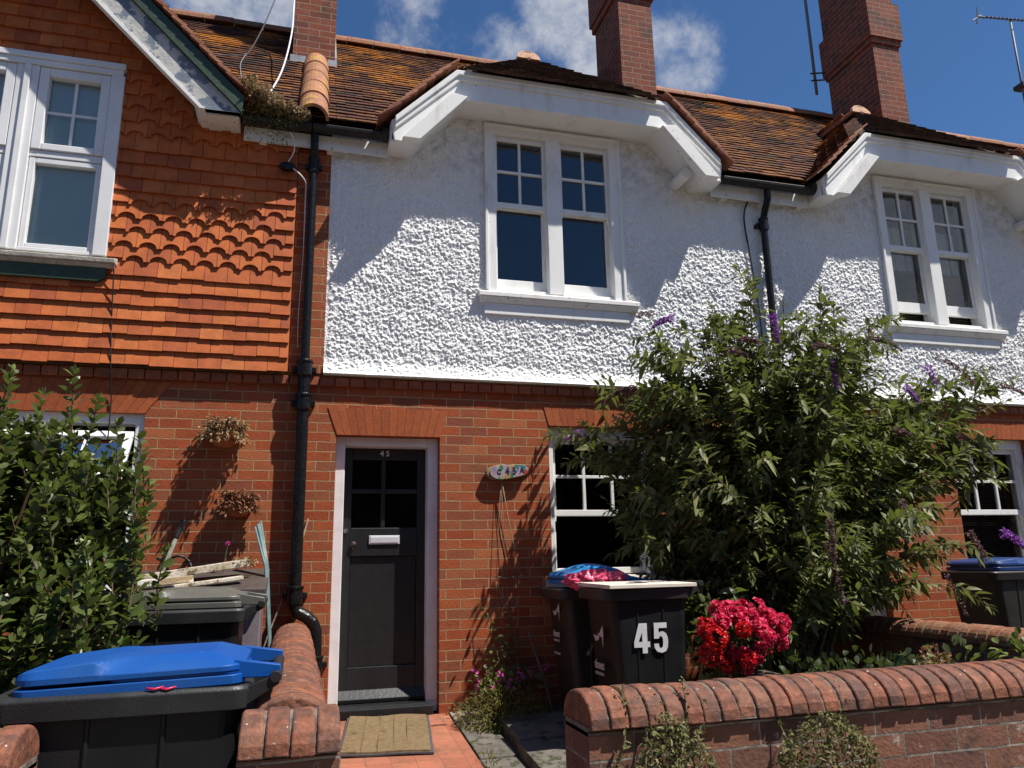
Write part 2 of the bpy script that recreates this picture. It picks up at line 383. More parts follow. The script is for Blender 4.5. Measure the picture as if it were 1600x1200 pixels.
M['leaf_russet'] = leaf_mat('russet_leaf', [(0.24, 0.10, 0.05), (0.32, 0.16, 0.08), (0.16, 0.065, 0.035)], 0.2, 0.9, tmix=0.0)
M['leaf_gold'] = leaf_mat('golden_leaf', [(0.17, 0.15, 0.03), (0.12, 0.12, 0.03), (0.25, 0.19, 0.05), (0.07, 0.09, 0.025)], 0.25, 0.7)
M['leaf_weed'] = leaf_mat('weed_leaf', [(0.13, 0.13, 0.045), (0.19, 0.17, 0.065), (0.09, 0.10, 0.035), (0.24, 0.19, 0.09)], 0.25, 0.7)
M['purple'] = leaf_mat('purple_floret', [(0.30, 0.07, 0.46), (0.42, 0.12, 0.62), (0.22, 0.05, 0.34)], 0.3, 0.6, tmix=0.0)
M['purple_faded'] = leaf_mat('faded_floret', [(0.20, 0.08, 0.14), (0.24, 0.14, 0.11), (0.16, 0.06, 0.15), (0.22, 0.16, 0.10)], 0.2, 0.8, tmix=0.0)
M['pink_petal'] = leaf_mat('pink_petal', [(0.72, 0.016, 0.085), (0.80, 0.045, 0.15), (0.60, 0.012, 0.06), (0.82, 0.09, 0.20)], 0.3, 0.5, tmix=0.0)
M['red_petal'] = leaf_mat('red_petal', [(0.72, 0.008, 0.012), (0.60, 0.005, 0.010), (0.76, 0.02, 0.05)], 0.3, 0.5, tmix=0.0)
M['magenta_petal'] = leaf_mat('magenta_petal', [(0.62, 0.06, 0.36), (0.70, 0.12, 0.45), (0.52, 0.04, 0.28)], 0.3, 0.5, tmix=0.0)

M['roof_boards'] = simple('slate_roof', (0.07, 0.055, 0.05), (0.10, 0.07, 0.06), 4, 0.9)


# ------------------------------------------------------------------ geometry helpers
class MB:
    def __init__(s):
        s.v, s.f = [], []

    def add(s, vs, fs):
        k = len(s.v)
        s.v += [tuple(x) for x in vs]
        s.f += [tuple(i + k for i in f) for f in fs]

    def hexa(s, p):
        s.add(p, [(0, 3, 2, 1), (4, 5, 6, 7), (0, 1, 5, 4), (1, 2, 6, 5), (2, 3, 7, 6), (3, 0, 4, 7)])

    def box(s, x0, x1, y0, y1, z0, z1):
        s.hexa([(x0, y0, z0), (x1, y0, z0), (x1, y1, z0), (x0, y1, z0), (x0, y0, z1), (x1, y0, z1), (x1, y1, z1), (x0, y1, z1)])

    def quad(s, *p):
        s.add(p, [tuple(range(len(p)))])

    def prism(s, pts, d):
        """extrude a planar polygon (3-D points) by vector d"""
        n = len(pts)
        d = Vector(d)
        q = [Vector(p) for p in pts]
        fs = [tuple(range(n))[::-1], tuple(range(n, 2 * n))] + [(i, (i + 1) % n, n + (i + 1) % n, n + i) for i in range(n)]
        s.add(q + [p + d for p in q], fs)

    def pxz(s, poly, y0, y1):
        s.prism([(x, y0, z) for x, z in poly], (0, y1 - y0, 0))

    def band(s, inner, outer, y0, y1):
        """solid strip between two polylines given in (x, z)"""
        n = len(inner)
        vs = []
        for y in (y0, y1):
            vs += [(x, y, z) for x, z in inner] + [(x, y, z) for x, z in outer]
        fs = []
        for i in range(n - 1):
            a, b, c, d = i, i + 1, n + i + 1, n + i
            fs += [(a, b, c, d), (2 * n + d, 2 * n + c, 2 * n + b, 2 * n + a), (a, 2 * n + a, 2 * n + b, b), (d, c, 2 * n + c, 2 * n + d)]
        fs += [(0, n, 3 * n, 2 * n), (n - 1, 3 * n - 1, 4 * n - 1, 2 * n - 1)]
        s.add(vs, fs)

    def tube(s, pts, r, n=8, caps=True):
        pts = [Vector(p) for p in pts]
        rs = r if isinstance(r, (list, tuple)) else [r] * len(pts)
        rings = []
        up = Vector((0, 0, 1))
        prev = None
        for i, p in enumerate(pts):
            t = (pts[min(i + 1, len(pts) - 1)] - pts[max(i - 1, 0)])
            if t.length < 1e-9:
                t = Vector((0, 0, 1))
            t.normalize()
            if prev is None:
                a = t.cross(up)
                if a.length < 0.05:
                    a = t.cross(Vector((0, 1, 0)))
            else:
                a = prev - t * prev.dot(t)
            a.normalize()
            prev = a
            b = t.cross(a)
            rings.append([p + (a * math.cos(2 * math.pi * k / n) + b * math.sin(2 * math.pi * k / n)) * rs[i] for k in range(n)])
        vs = [q for rg in rings for q in rg]
        fs = [(i * n + k, i * n + (k + 1) % n, (i + 1) * n + (k + 1) % n, (i + 1) * n + k) for i in range(len(pts) - 1) for k in range(n)]
        if caps:
            fs += [tuple(range(n))[::-1], tuple((len(pts) - 1) * n + k for k in range(n))]
        s.add(vs, fs)

    def lathe(s, prof, c, n=16, axis='z', sy=1.0):
        vs, fs = [], []
        for r, h in prof:
            for k in range(n):
                a = 2 * math.pi * k / n
                x, y = r * math.cos(a), r * math.sin(a) * sy
                vs.append((c[0] + x, c[1] + y, c[2] + h) if axis == 'z' else ((c[0] + x, c[1] + h, c[2] + y) if axis == 'y' else (c[0] + h, c[1] + x, c[2] + y)))
        for i in range(len(prof) - 1):
            for k in range(n):
                fs.append((i * n + k, i * n + (k + 1) % n, (i + 1) * n + (k + 1) % n, (i + 1) * n + k))
        fs += [tuple(range(n))[::-1], tuple((len(prof) - 1) * n + k for k in range(n))]
        s.add(vs, fs)

    def build(s, name, mt, parent=None, smooth=False, bevel=0.0, seg=2, norm=True, label=None):
        return mesh_obj(name, s.v, s.f, mt, parent, smooth, bevel, seg, norm, label)


def wloc(o):
    l = Vector((0, 0, 0))
    while o is not None:
        l += o.location
        o = o.parent
    return l


def mesh_obj(name, v, f, mt, parent=None, smooth=False, bevel=0.0, seg=2, norm=True, label=None):
    me = bpy.data.meshes.new(name)
    off = wloc(parent) if parent else Vector((0, 0, 0))
    if isinstance(v, np.ndarray):
        v = (v - np.array(off)).tolist()
    else:
        v = [(x - off.x, y - off.y, z - off.z) for x, y, z in v]
    me.from_pydata(v, [], f)
    if norm:
        bm = bmesh.new()
        bm.from_mesh(me)
        bmesh.ops.recalc_face_normals(bm, faces=bm.faces)
        bm.to_mesh(me)
        bm.free()
    if smooth:
        me.polygons.foreach_set('use_smooth', [True] * len(me.polygons))
    me.materials.append(M[mt] if isinstance(mt, str) else mt)
    o = bpy.data.objects.new(name, me)
    COL.objects.link(o)
    if parent:
        o.parent = parent
    if bevel:
        b = o.modifiers.new('bevel', 'BEVEL')
        b.width = bevel
        b.segments = seg
        b.limit_method = 'ANGLE'
        b.angle_limit = R(40)
        b.harden_normals = False
    if label:
        o['label'] = label
    return o


def thing(name, label, cat, loc=(0, 0, 0), group=None):
    o = bpy.data.objects.new(name, None)
    COL.objects.link(o)
    o.location = loc
    o.empty_display_size = 0.1
    o['label'] = label
    o['category'] = cat
    if group:
        o['group'] = group
    return o


def tag(o, label, cat, group=None):
    o['label'] = label
    o['category'] = cat
    if group:
        o['group'] = group
    return o


def wall(mb, x0, x1, z0, z1, y0, y1, openings=()):
    """wall slab with real openings and reveals; openings (x0,x1,z0,z1)"""
    xs = sorted({x0, x1, *[o[0] for o in openings], *[o[1] for o in openings]})
    zs = sorted({z0, z1, *[o[2] for o in openings], *[o[3] for o in openings]})
    xs = [x for x in xs if x0 <= x <= x1]
    zs = [z for z in zs if z0 <= z <= z1]

    def isopen(i, j):
        if i < 0 or j < 0 or i >= len(xs) - 1 or j >= len(zs) - 1:
            return True
        cx, cz = (xs[i] + xs[i + 1]) / 2, (zs[j] + zs[j + 1]) / 2
        return any(o[0] < cx < o[1] and o[2] < cz < o[3] for o in openings)
    for i in range(len(xs) - 1):
        for j in range(len(zs) - 1):
            if isopen(i, j):
                continue
            a, b, c, d = xs[i], xs[i + 1], zs[j], zs[j + 1]
            mb.quad((a, y0, c), (b, y0, c), (b, y0, d), (a, y0, d))
            mb.quad((a, y1, c), (a, y1, d), (b, y1, d), (b, y1, c))
            if isopen(i - 1, j):
                mb.quad((a, y0, c), (a, y0, d), (a, y1, d), (a, y1, c))
            if isopen(i + 1, j):
                mb.quad((b, y0, c), (b, y1, c), (b, y1, d), (b, y0, d))
            if isopen(i, j - 1):
                mb.quad((a, y0, c), (a, y1, c), (b, y1, c), (b, y0, c))
            if isopen(i, j + 1):
                mb.quad((a, y0, d), (b, y0, d), (b, y1, d), (a, y1, d))


def fbm2(nx, nz, cell, wl_lo, wl_hi, seed):
    """band-limited random height field"""
    rg = np.random.default_rng(seed)
    w = rg.standard_normal((nz, nx))
    fz = np.fft.fftfreq(nz, cell)[:, None]
    fx = np.fft.fftfreq(nx, cell)[None, :]
    fr = np.sqrt(fx ** 2 + fz ** 2) + 1e-9
    filt = np.exp(-((np.log(fr * math.sqrt(wl_lo * wl_hi))) ** 2) / (2 * (math.log(wl_hi / wl_lo) / 2) ** 2))
    h = np.fft.ifft2(np.fft.fft2(w) * filt).real
    return h / h.std()


def roughcast(x0, x1, z0, z1, keep, yb, name, parent, seed, cell=0.0062):
    nx, nz = int((x1 - x0) / cell) + 1, int((z1 - z0) / cell) + 1
    xs = np.linspace(x0, x1, nx)
    zs = np.linspace(z0, z1, nz)
    rg = np.random.default_rng(seed)
    amp = fbm2(nx, nz, cell, 0.25, 0.6, seed + 2) * 0.002
    st = np.zeros((nz, nx))
    K = int(0.034 / cell) + 1
    gx = np.arange(-K, K + 1) * cell
    n_st = int((x1 - x0) * (z1 - z0) / 0.00045)
    pi, pj = rg.integers(K, nx - K, n_st), rg.integers(K, nz - K, n_st)
    ra, rb = rg.uniform(0.009, 0.021, n_st), rg.uniform(0.007, 0.0145, n_st)
    th_, hh = rg.uniform(0, math.pi, n_st), rg.uniform(0.003, 0.0128, n_st)
    GX, GZ = np.meshgrid(gx, gx)
    for q in range(n_st):
        c, s = math.cos(th_[q]), math.sin(th_[q])
        u = (GX * c + GZ * s) / ra[q]
        v = (-GX * s + GZ * c) / rb[q]
        bump_ = hh[q] * np.sqrt(np.clip(1 - u * u - v * v, 0, 1))
        sl = st[pj[q] - K:pj[q] + K + 1, pi[q] - K:pi[q] + K + 1]
        np.maximum(sl, bump_, out=sl)
    amp = amp + st + fbm2(nx, nz, cell, 0.013, 0.026, seed + 1) * 0.0019
    X, Z = np.meshgrid(xs, zs)
    bell = np.clip((0.15 - (Z - z0)) / 0.15, 0, 1)
    amp = amp * (1 - 0.45 * np.clip((0.07 - (Z - z0)) / 0.07, 0, 1))
    Y = yb - amp - 0.055 * bell ** 1.8
    V = np.stack([X, Y, Z], -1).reshape(-1, 3)
    cx = (X[:-1, :-1] + X[1:, 1:]) / 2
    cz = (Z[:-1, :-1] + Z[1:, 1:]) / 2
    k = keep(cx, cz)
    jj, ii = np.nonzero(k)
    a = jj * nx + ii
    Fq = np.stack([a, a + 1, a + nx + 1, a + nx], 1)
    # underside lip back to the wall
    lip0 = len(V)
    lip = np.stack([xs, np.full(nx, 0.02), np.full(nx, z0 - 0.004)], 1)
    V = np.concatenate([V, lip])
    i = np.arange(nx - 1)
    Fl = np.stack([i, lip0 + i, lip0 + i + 1, i + 1], 1)
    Fq = np.concatenate([Fq, Fl])
    me = bpy.data.meshes.new(name)
    off = np.array(wloc(parent))
    V = V - off
    me.vertices.add(len(V))
    me.vertices.foreach_set('co', V.astype(np.float32).ravel())
    me.loops.add(len(Fq) * 4)
    me.loops.foreach_set('vertex_index', Fq.astype(np.int32).ravel())
    me.polygons.add(len(Fq))
    me.polygons.foreach_set('loop_start', np.arange(0, len(Fq) * 4, 4, dtype=np.int32))
    me.update(calc_edges=True)
    me.validate()
    me.polygons.foreach_set('use_smooth', [True] * len(me.polygons))
    me.materials.append(M['render'])
    o = bpy.data.objects.new(name, me)
    COL.objects.link(o)
    o.parent = parent
    return o


def tile_field(mb, O, Ud, Sd, N, width, rows, gauge, tw, tl, th, keep, jit=0.006, stag=True):
    """courses of separate flat tiles; O lower-left corner, Ud along the eaves, Sd up the slope, N outward"""
    O, Ud, Sd, N = Vector(O), Vector(Ud).normalized(), Vector(Sd).normalized(), Vector(N).normalized()
    for r in range(rows):
        base = O + Sd * (r * gauge)
        s0 = -(tw / 2 if (stag and r % 2) else 0.0)
        n = int(width / tw) + 2
        for c in range(n):
            u0 = s0 + c * tw
            mid = base + Ud * (u0 + tw / 2)
            if u0 + tw / 2 < -tw * 0.3 or u0 + tw / 2 > width + tw * 0.3 or not keep(mid):
                continue
            j = [random.uniform(-jit, jit) for _ in range(3)]
            lo = N * (0.032 + random.uniform(0, jit))
            hi = N * (0.004 + random.uniform(0, jit * 0.4))
            a = base + Ud * (u0 + 0.002) + Sd * j[0]
            b = base + Ud * (u0 + tw - 0.002) + Sd * (j[0] + j[1] * 0.6)
            mb.hexa([a + lo - N * th, b + lo - N * th, b + Sd * tl + hi - N * th, a + Sd * tl + hi - N * th,
                     a + lo, b + lo, b + Sd * tl + hi, a + Sd * tl + hi])


def half_tiles(mb, p0, p1, rad, n_t, up=(0, 0, 1), seg=9, sq=1.0, gap=0.004, jit=0.004, steps=0.0):
    """row of half-round tiles laid from p0 to p1"""
    p0, p1, up = Vector(p0), Vector(p1), Vector(up)
    d = (p1 - p0)
    L = d.length
    d.normalize()
    side = d.cross(up).normalized()
    upn = side.cross(d).normalized()
    tl = L / n_t
    for i in range(n_t):
        a = p0 + d * (i * tl + gap / 2)
        b = p0 + d * ((i + 1) * tl - gap / 2)
        ra = rad * (1 + random.uniform(-jit, jit) * 3)
        rb = ra * (1 - steps)
        o = upn * random.uniform(-jit, jit) + side * random.uniform(-jit, jit)
        vs = []
        for q, rr in ((a, ra), (b, rb)):
            for k in range(seg + 1):
                t = math.pi * k / seg
                vs.append(q + o + side * (rr * math.cos(t)) + upn * (rr * sq * math.sin(t)))
            for k in range(seg + 1):
                t = math.pi * k / seg
                vs.append(q + o + side * (rr * 0.8 * math.cos(t)) + upn * (rr * sq * 0.8 * math.sin(t)))
        n = seg + 1
        fs = []
        for k in range(seg):
            fs += [(k, k + 1, 2 * n + k + 1, 2 * n + k), (n + k + 1, n + k, 3 * n + k, 3 * n + k + 1),
                   (k + 1, k, n + k, n + k + 1), (2 * n + k, 2 * n + k + 1, 3 * n + k + 1, 3 * n + k)]
        fs += [(0, 2 * n, 3 * n, n), (seg, n + seg, 3 * n + seg, 2 * n + seg)]
        mb.add(vs, fs)


def coping(mb, p0, p1, hw, h, pitch, mjoint=0.006, seg=12, skew=0.0, sink=0.0):
    """solid half-round coping bricks laid on edge from p0 to p1 (points at the base line); joints left for a mortar core"""
    p0, p1 = Vector(p0), Vector(p1)
    d = p1 - p0
    L = d.length
    d.normalize()
    up = Vector((0, 0, 1))
    side = d.cross(up).normalized()
    n = max(1, round(L / pitch))
    tl = L / n
    for i in range(n):
        a = p0 + d * (i * tl + mjoint / 2)
        b = p0 + d * ((i + 1) * tl - mjoint / 2)
        o = up * random.uniform(-0.003, 0.003) + side * random.uniform(-0.004, 0.004)
        k1 = random.uniform(0.985, 1.015)
        prof = []
        for k in range(seg + 1):
            t = math.pi * k / seg
            prof.append((math.cos(t) * hw * k1, math.sin(t) ** 0.85 * h * k1))
        vs = []
        for q, ins in ((a, 0.93), (a + d * 0.006, 1.0), (b - d * 0.006, 1.0), (b, 0.93)):
            for (x, z) in prof:
                vs.append(q + o + side * (x * (0.97 + 0.03 * ins if ins < 1 else 1)) + up * (z * (ins if ins < 1 else 1) if z > 0.01 else z))
        m_ = seg + 1
        fs = []
        for j in range(3):
            for k in range(seg):
                fs.append((j * m_ + k, j * m_ + k + 1, (j + 1) * m_ + k + 1, (j + 1) * m_ + k))
            fs.append((j * m_, (j + 1) * m_, (j + 1) * m_ + seg, j * m_ + seg))
        fs += [tuple(range(m_))[::-1], tuple(3 * m_ + k for k in range(m_))]
        mb.add(vs, fs)


def coping_core(mb, p0, p1, hw, h, seg=10):
    p0, p1 = Vector(p0), Vector(p1)
    d = (p1 - p0).normalized()
    side = d.cross(Vector((0, 0, 1))).normalized()
    pts = [p0 + side * (math.cos(math.pi * k / seg) * hw) + Vector((0, 0, math.sin(math.pi * k / seg) * h)) for k in range(seg + 1)]
    mb.prism(pts, p1 - p0)


def text_mesh(body, size, name, mt, parent, loc, right=(1, 0, 0), up=(0, 0, 1), sx=1.0, offset=0.0, depth=0.002):
    """lettering as real thin geometry, centred at loc on the plane spanned by right and up"""
    cu = bpy.data.curves.new(name, 'FONT')
    cu.body = body
    cu.size = size
    cu.align_x = 'CENTER'
    cu.align_y = 'CENTER'
    cu.offset = offset
    cu.extrude = depth
    cu.resolution_u = 3
    tmp = bpy.data.objects.new(name, cu)
    COL.objects.link(tmp)
    dg = bpy.context.evaluated_depsgraph_get()
    me = bpy.data.meshes.new_from_object(tmp.evaluated_get(dg))
    bpy.data.objects.remove(tmp)
    r, u = Vector(right).normalized(), Vector(up).normalized()
    n = r.cross(u)
    off = Vector(loc) - (wloc(parent) if parent else Vector((0, 0, 0)))
    for v in me.vertices:
        v.co = off + r * (v.co.x * sx) + u * v.co.y + n * v.co.z
    me.materials.clear()
    me.materials.append(M[mt])
    o = bpy.data.objects.new(name, me)
    COL.objects.link(o)
    if parent:
        o.parent = parent
    return o


# ------------------------------------------------------------------ plants
def leaf_cloud(name, P, D, L, Wd, mt, parent, up=None, droop=0.25, fold=0.25, oval=False, rng=RNG):
    """many folded, curved leaf blades in one mesh. P base points, D directions, L lengths, Wd widths"""
    P = np.asarray(P, float)
    D = np.asarray(D, float)
    n = len(P)
    L = np.broadcast_to(np.asarray(L, float), n)[:, None]
    Wd = np.broadcast_to(np.asarray(Wd, float), n)[:, None]
    D = D / (np.linalg.norm(D, axis=1, keepdims=True) + 1e-9)
    ref = np.tile([0, 0, 1.0], (n, 1)) + rng.normal(0, 0.45, (n, 3))
    S = np.cross(D, ref)
    S /= (np.linalg.norm(S, axis=1, keepdims=True) + 1e-9)
    N = np.cross(S, D)
    g_ = np.array([0, 0, -1.0])
    ts = (0.0, 0.3, 0.68, 1.0)
    ws = (0, 0.46, 0.5, 0) if oval else (0, 0.5, 0.34, 0)
    dr = droop * L * (0.5 + rng.random((n, 1)))

    def mid(t):
        return P + D * (L * t) + g_ * (dr * t * t)
    m0, m1, m2, m3 = (mid(t) for t in ts)
    lift = N * fold
    v = np.stack([m0,
                  m1 + S * (Wd * ws[1]) + lift * Wd * ws[1], m1, m1 - S * (Wd * ws[1]) + lift * Wd * ws[1],
                  m2 + S * (Wd * ws[2]) + lift * Wd * ws[2], m2, m2 - S * (Wd * ws[2]) + lift * Wd * ws[2],
                  m3], 1).reshape(-1, 3)
    tri = np.array([[0, 1, 2], [0, 2, 3], [1, 4, 5], [1, 5, 2], [2, 5, 6], [2, 6, 3], [4, 7, 5], [5, 7, 6]])
    f = (np.arange(n)[:, None, None] * 8 + tri[None]).reshape(-1, 3)
    return fast_mesh(name, v, f, mt, parent)


def fast_mesh(name, v, f, mt, parent, smooth=False):
    me = bpy.data.meshes.new(name)
    if parent:
        v = v - np.array(wloc(parent))
    k = f.shape[1]
    me.vertices.add(len(v))
    me.vertices.foreach_set('co', v.astype(np.float32).ravel())
    me.loops.add(len(f) * k)
    me.loops.foreach_set('vertex_index', f.astype(np.int32).ravel())
    me.polygons.add(len(f))
    me.polygons.foreach_set('loop_start', np.arange(0, len(f) * k, k, dtype=np.int32))
    me.update(calc_edges=True)
    if smooth:
        me.polygons.foreach_set('use_smooth', [True] * len(me.polygons))
    me.materials.append(M[mt])
    o = bpy.data.objects.new(name, me)
    COL.objects.link(o)
    if parent:
        o.parent = parent
    return o


def bez(a, b, c, n):
    t = np.linspace(0, 1, n)[:, None]
    return (1 - t) ** 2 * np.array(a) + 2 * t * (1 - t) * np.array(b) + t * t * np.array(c)


def petals(name, C, rad, mt, parent, n=5, size=0.02, rng=RNG):
    """small flowers: n petals round each centre, facing out along normal rad (array)"""
    P, D = [], []
    for c, nr in zip(C, rad):
        nr = np.array(nr) / (np.linalg.norm(nr) + 1e-9)
        a = np.cross(nr, [0.3, 0.2, 0.9])
        a /= np.linalg.norm(a) + 1e-9
        b = np.cross(nr, a)
        ph = rng.random() * 6.28
        for k in range(n):
            t = ph + 2 * math.pi * k / n
            P.append(c)
            D.append(a * math.cos(t) + b * math.sin(t) + nr * 0.35)
    return leaf_cloud(name, P, D, size, size * 0.95, mt, parent, droop=0.05, fold=0.1, oval=True, rng=rng)


# ------------------------------------------------------------------ ground
def gz(y):
    return 0.0 if y >= 0 else (0.09 * y if y > -3.62 else -0.40)


mb = MB()
ys = [400, 8, 0, -3.62, -3.625, -400]
zs = [0, 0, 0, -0.3258, -0.42, -0.42]
for i in range(5):
    a, b = ys[i], ys[i + 1]
    mb.quad((-400, a, zs[i]), (400, a, zs[i]), (400, b, zs[i + 1]), (-400, b, zs[i + 1]))
o = mb.build('ground', 'soil', norm=False)
o['kind'] = 'structure'
mb = MB()
mb.quad((-60, -3.74, -0.412), (60, -3.74, -0.412), (60, -9, -0.412), (-60, -9, -0.412))
mb.quad((-60, -9, -0.412), (60, -9, -0.412), (60, -9, -0.52), (-60, -9, -0.52))
o = mb.build('pavement', 'bounce_paving', norm=False)
o['kind'] = 'structure'
mb = MB()
mb.prism([(0.16, 0.0, 0.006), (1.135, 0.0, 0.006), (1.135, -3.6, 0.006 - 0.324), (0.16, -3.6, 0.006 - 0.324)], (0, 0, -0.05))
o = mb.build('tiled_path', 'quarry')
o['kind'] = 'structure'

# paving slabs beside the path, each one a thing one could lift
mb = MB()


def slab(x0, x1, y0, y1, lift, th, mt, label):
    mb = MB()
    z = lambda y: 0.09 * y + lift
    j = [random.uniform(-0.006, 0.006) for _ in range(4)]
    mb.hexa([(x0, y0, z(y0) - th), (x1, y0, z(y0) - th), (x1, y1, z(y1) - th), (x0, y1, z(y1) - th),
             (x0, y0, z(y0) + j[0]), (x1, y0, z(y0) + j[1]), (x1, y1, z(y1) + j[2]), (x0, y1, z(y1) + j[3])])
    tag(mb.build('paving_slab', mt, bevel=0.008), label, 'paving slab', 'stone slabs beside the tiled path')


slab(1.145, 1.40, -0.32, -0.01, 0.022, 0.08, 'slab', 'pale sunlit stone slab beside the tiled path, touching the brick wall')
slab(1.145, 1.39, -1.02, -0.335, 0.016, 0.08, 'concrete', 'stone slab edging the tiled path darkened for the bins shade, next to the sunlit slab')  # same stone as the pale slab, shade put into its darker colour
slab(1.145, 1.38, -1.75, -1.035, 0.012, 0.08, 'concrete', 'narrow stone slab edging the tiled path, nearest the street')  # edging stone again, its shade painted in by the darker material
slab(1.42, 2.5, -0.95, -0.42, 0.085, 0.12, 'concrete', 'raised grey concrete slab in front of the pink flower clump')
slab(1.40, 2.6, -1.62, -0.965, 0.075, 0.12, 'concrete', 'raised grey concrete slab under the black bin numbered 45')
slab(1.40, 2.6, -2.3, -1.635, 0.060, 0.12, 'concrete', 'raised grey concrete slab just behind the front garden wall')

# pebble-dashed render
mt, g, bs = newmat('white_render')
p = pos(g)
col = g.mix(g.smooth(g.noise(p, 1.6, 6, 0.65), 0.45, 0.8), (0.86, 0.86, 0.85, 1), (0.80, 0.795, 0.78, 1))
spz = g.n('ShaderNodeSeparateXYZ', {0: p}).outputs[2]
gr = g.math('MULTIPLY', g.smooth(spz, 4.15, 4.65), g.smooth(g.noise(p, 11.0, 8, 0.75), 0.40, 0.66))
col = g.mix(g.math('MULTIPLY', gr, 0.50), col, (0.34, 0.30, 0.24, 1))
stv = g.n('ShaderNodeMapping', {0: p, 3: (9, 1, 0.7)}).outputs[0]
st_ = g.smooth(g.noise(stv, 1.0, 6, 0.7), 0.52, 0.78)
col = g.mix(g.math('MULTIPLY', st_, 0.24), col, (0.50, 0.47, 0.42, 1))
setin(g, bs, color=col, rough=0.8, spec=0.2, normal=bump(g, g.math('ADD', g.noise(p, 60, 4, 0.6), g.math('MULTIPLY', g.noise(p, 27, 3), 1.6)), 0.45, 0.012))
M['render'] = mt

Z_RIDGE, Y_RIDGE = 7.20, 2.25
KM = (Z_RIDGE - 4.65) / (Y_RIDGE + 0.2)


def zmain(y):
    return 4.65 + KM * (y + 0.2)


# ------------------------------------------------------------------ house parts
def voussoirs(parent, x0, x1, z0, z1, splay, n, name='flat_arch'):
    mb = MB()
    for i in range(n):
        a, b = i / n, (i + 1) / n
        e = 0.0012
        p = [(x0 + (x1 - x0) * a + e, z0), (x0 + (x1 - x0) * b - e, z0),
             (x0 - splay + (x1 - x0 + 2 * splay) * b - e, z1), (x0 - splay + (x1 - x0 + 2 * splay) * a + e, z1)]
        mb.pxz(p, -0.006 + random.uniform(-0.001, 0.001), 0.10)
    return mb.build(name, 'gauged', parent)


def string_course(parent, x0, x1):
    mb = MB()
    n = round((x1 - x0) / 0.114)
    w = (x1 - x0) / n
    for i in range(n):
        d = random.uniform(-0.003, 0.003)
        mb.box(x0 + i * w + 0.004, x0 + (i + 1) * w - 0.004, -0.036 + d, 0.02, 2.463, 2.53)
    return mb.build('string_course', 'header', parent, bevel=0.004)


def room(parent, x0, x1, z0, z1, y0, y1, mt):
    mb = MB()
    v = [(x0, y0, z0), (x1, y0, z0), (x1, y1, z0), (x0, y1, z0), (x0, y0, z1), (x1, y0, z1), (x1, y1, z1), (x0, y1, z1)]
    mb.add(v, [(0, 1, 2, 3), (4, 7, 6, 5), (1, 5, 6, 2), (2, 6, 7, 3), (3, 7, 4, 0)])
    return mb.build('room_interior', mt, parent, norm=False)


def pane(parent, x0, x1, z0, z1, y, name='pane', mt='glass'):
    mb = MB()
    mb.quad((x0, y, z0), (x1, y, z0), (x1, y, z1), (x0, y, z1))
    return mb.build(name, mt, parent, norm=False)


def sash(parent, x0, x1, z0, z1, y, cols, rows, st=0.030, rail_t=0.045, rail_b=0.05, bar=0.024, mt='paint', th=0.04, rb=True):
    """one sliding sash with its panes; outer size x0..x1, z0..z1"""
    mb = MB()
    mb.box(x0, x0 + st, y, y + th, z0, z1)
    mb.box(x1 - st, x1, y, y + th, z0, z1)
    mb.box(x0 + st, x1 - st, y + 0.001, y + th, z1 - rail_t, z1)
    mb.box(x0 + st, x1 - st, y + 0.001, y + th, z0, z0 + rail_b)
    gx0, gx1, gz0, gz1 = x0 + st, x1 - st, z0 + rail_b, z1 - rail_t
    for c in range(1, cols):
        xc = gx0 + (gx1 - gx0) * c / cols
        mb.box(xc - bar / 2, xc + bar / 2, y + 0.006, y + th - 0.006, gz0, gz1)
    for r in range(1, rows):
        zc = gz0 + (gz1 - gz0) * r / rows
        xs = [gx0] + [gx0 + (gx1 - gx0) * c / cols for c in range(1, cols)] + [gx1]
        for i in range(len(xs) - 1):
            a = xs[i] + (bar / 2 if i else 0)
            b = xs[i + 1] - (bar / 2 if i < len(xs) - 2 else 0)
            mb.box(a, b, y + 0.005, y + th - 0.007, zc - bar / 2, zc + bar / 2)
    if rb:   # sash horns below the meeting rail
        for xa in (x0, x1 - st):
            mb.pxz([(xa, z0), (xa + st, z0), (xa + st * 0.8, z0 - 0.05), (xa + st * 0.25, z0 - 0.03)], y + 0.002, y + th - 0.002)
    o = mb.build('sash', mt, parent, bevel=0.003)
    return o, (gx0, gx1, gz0, gz1)


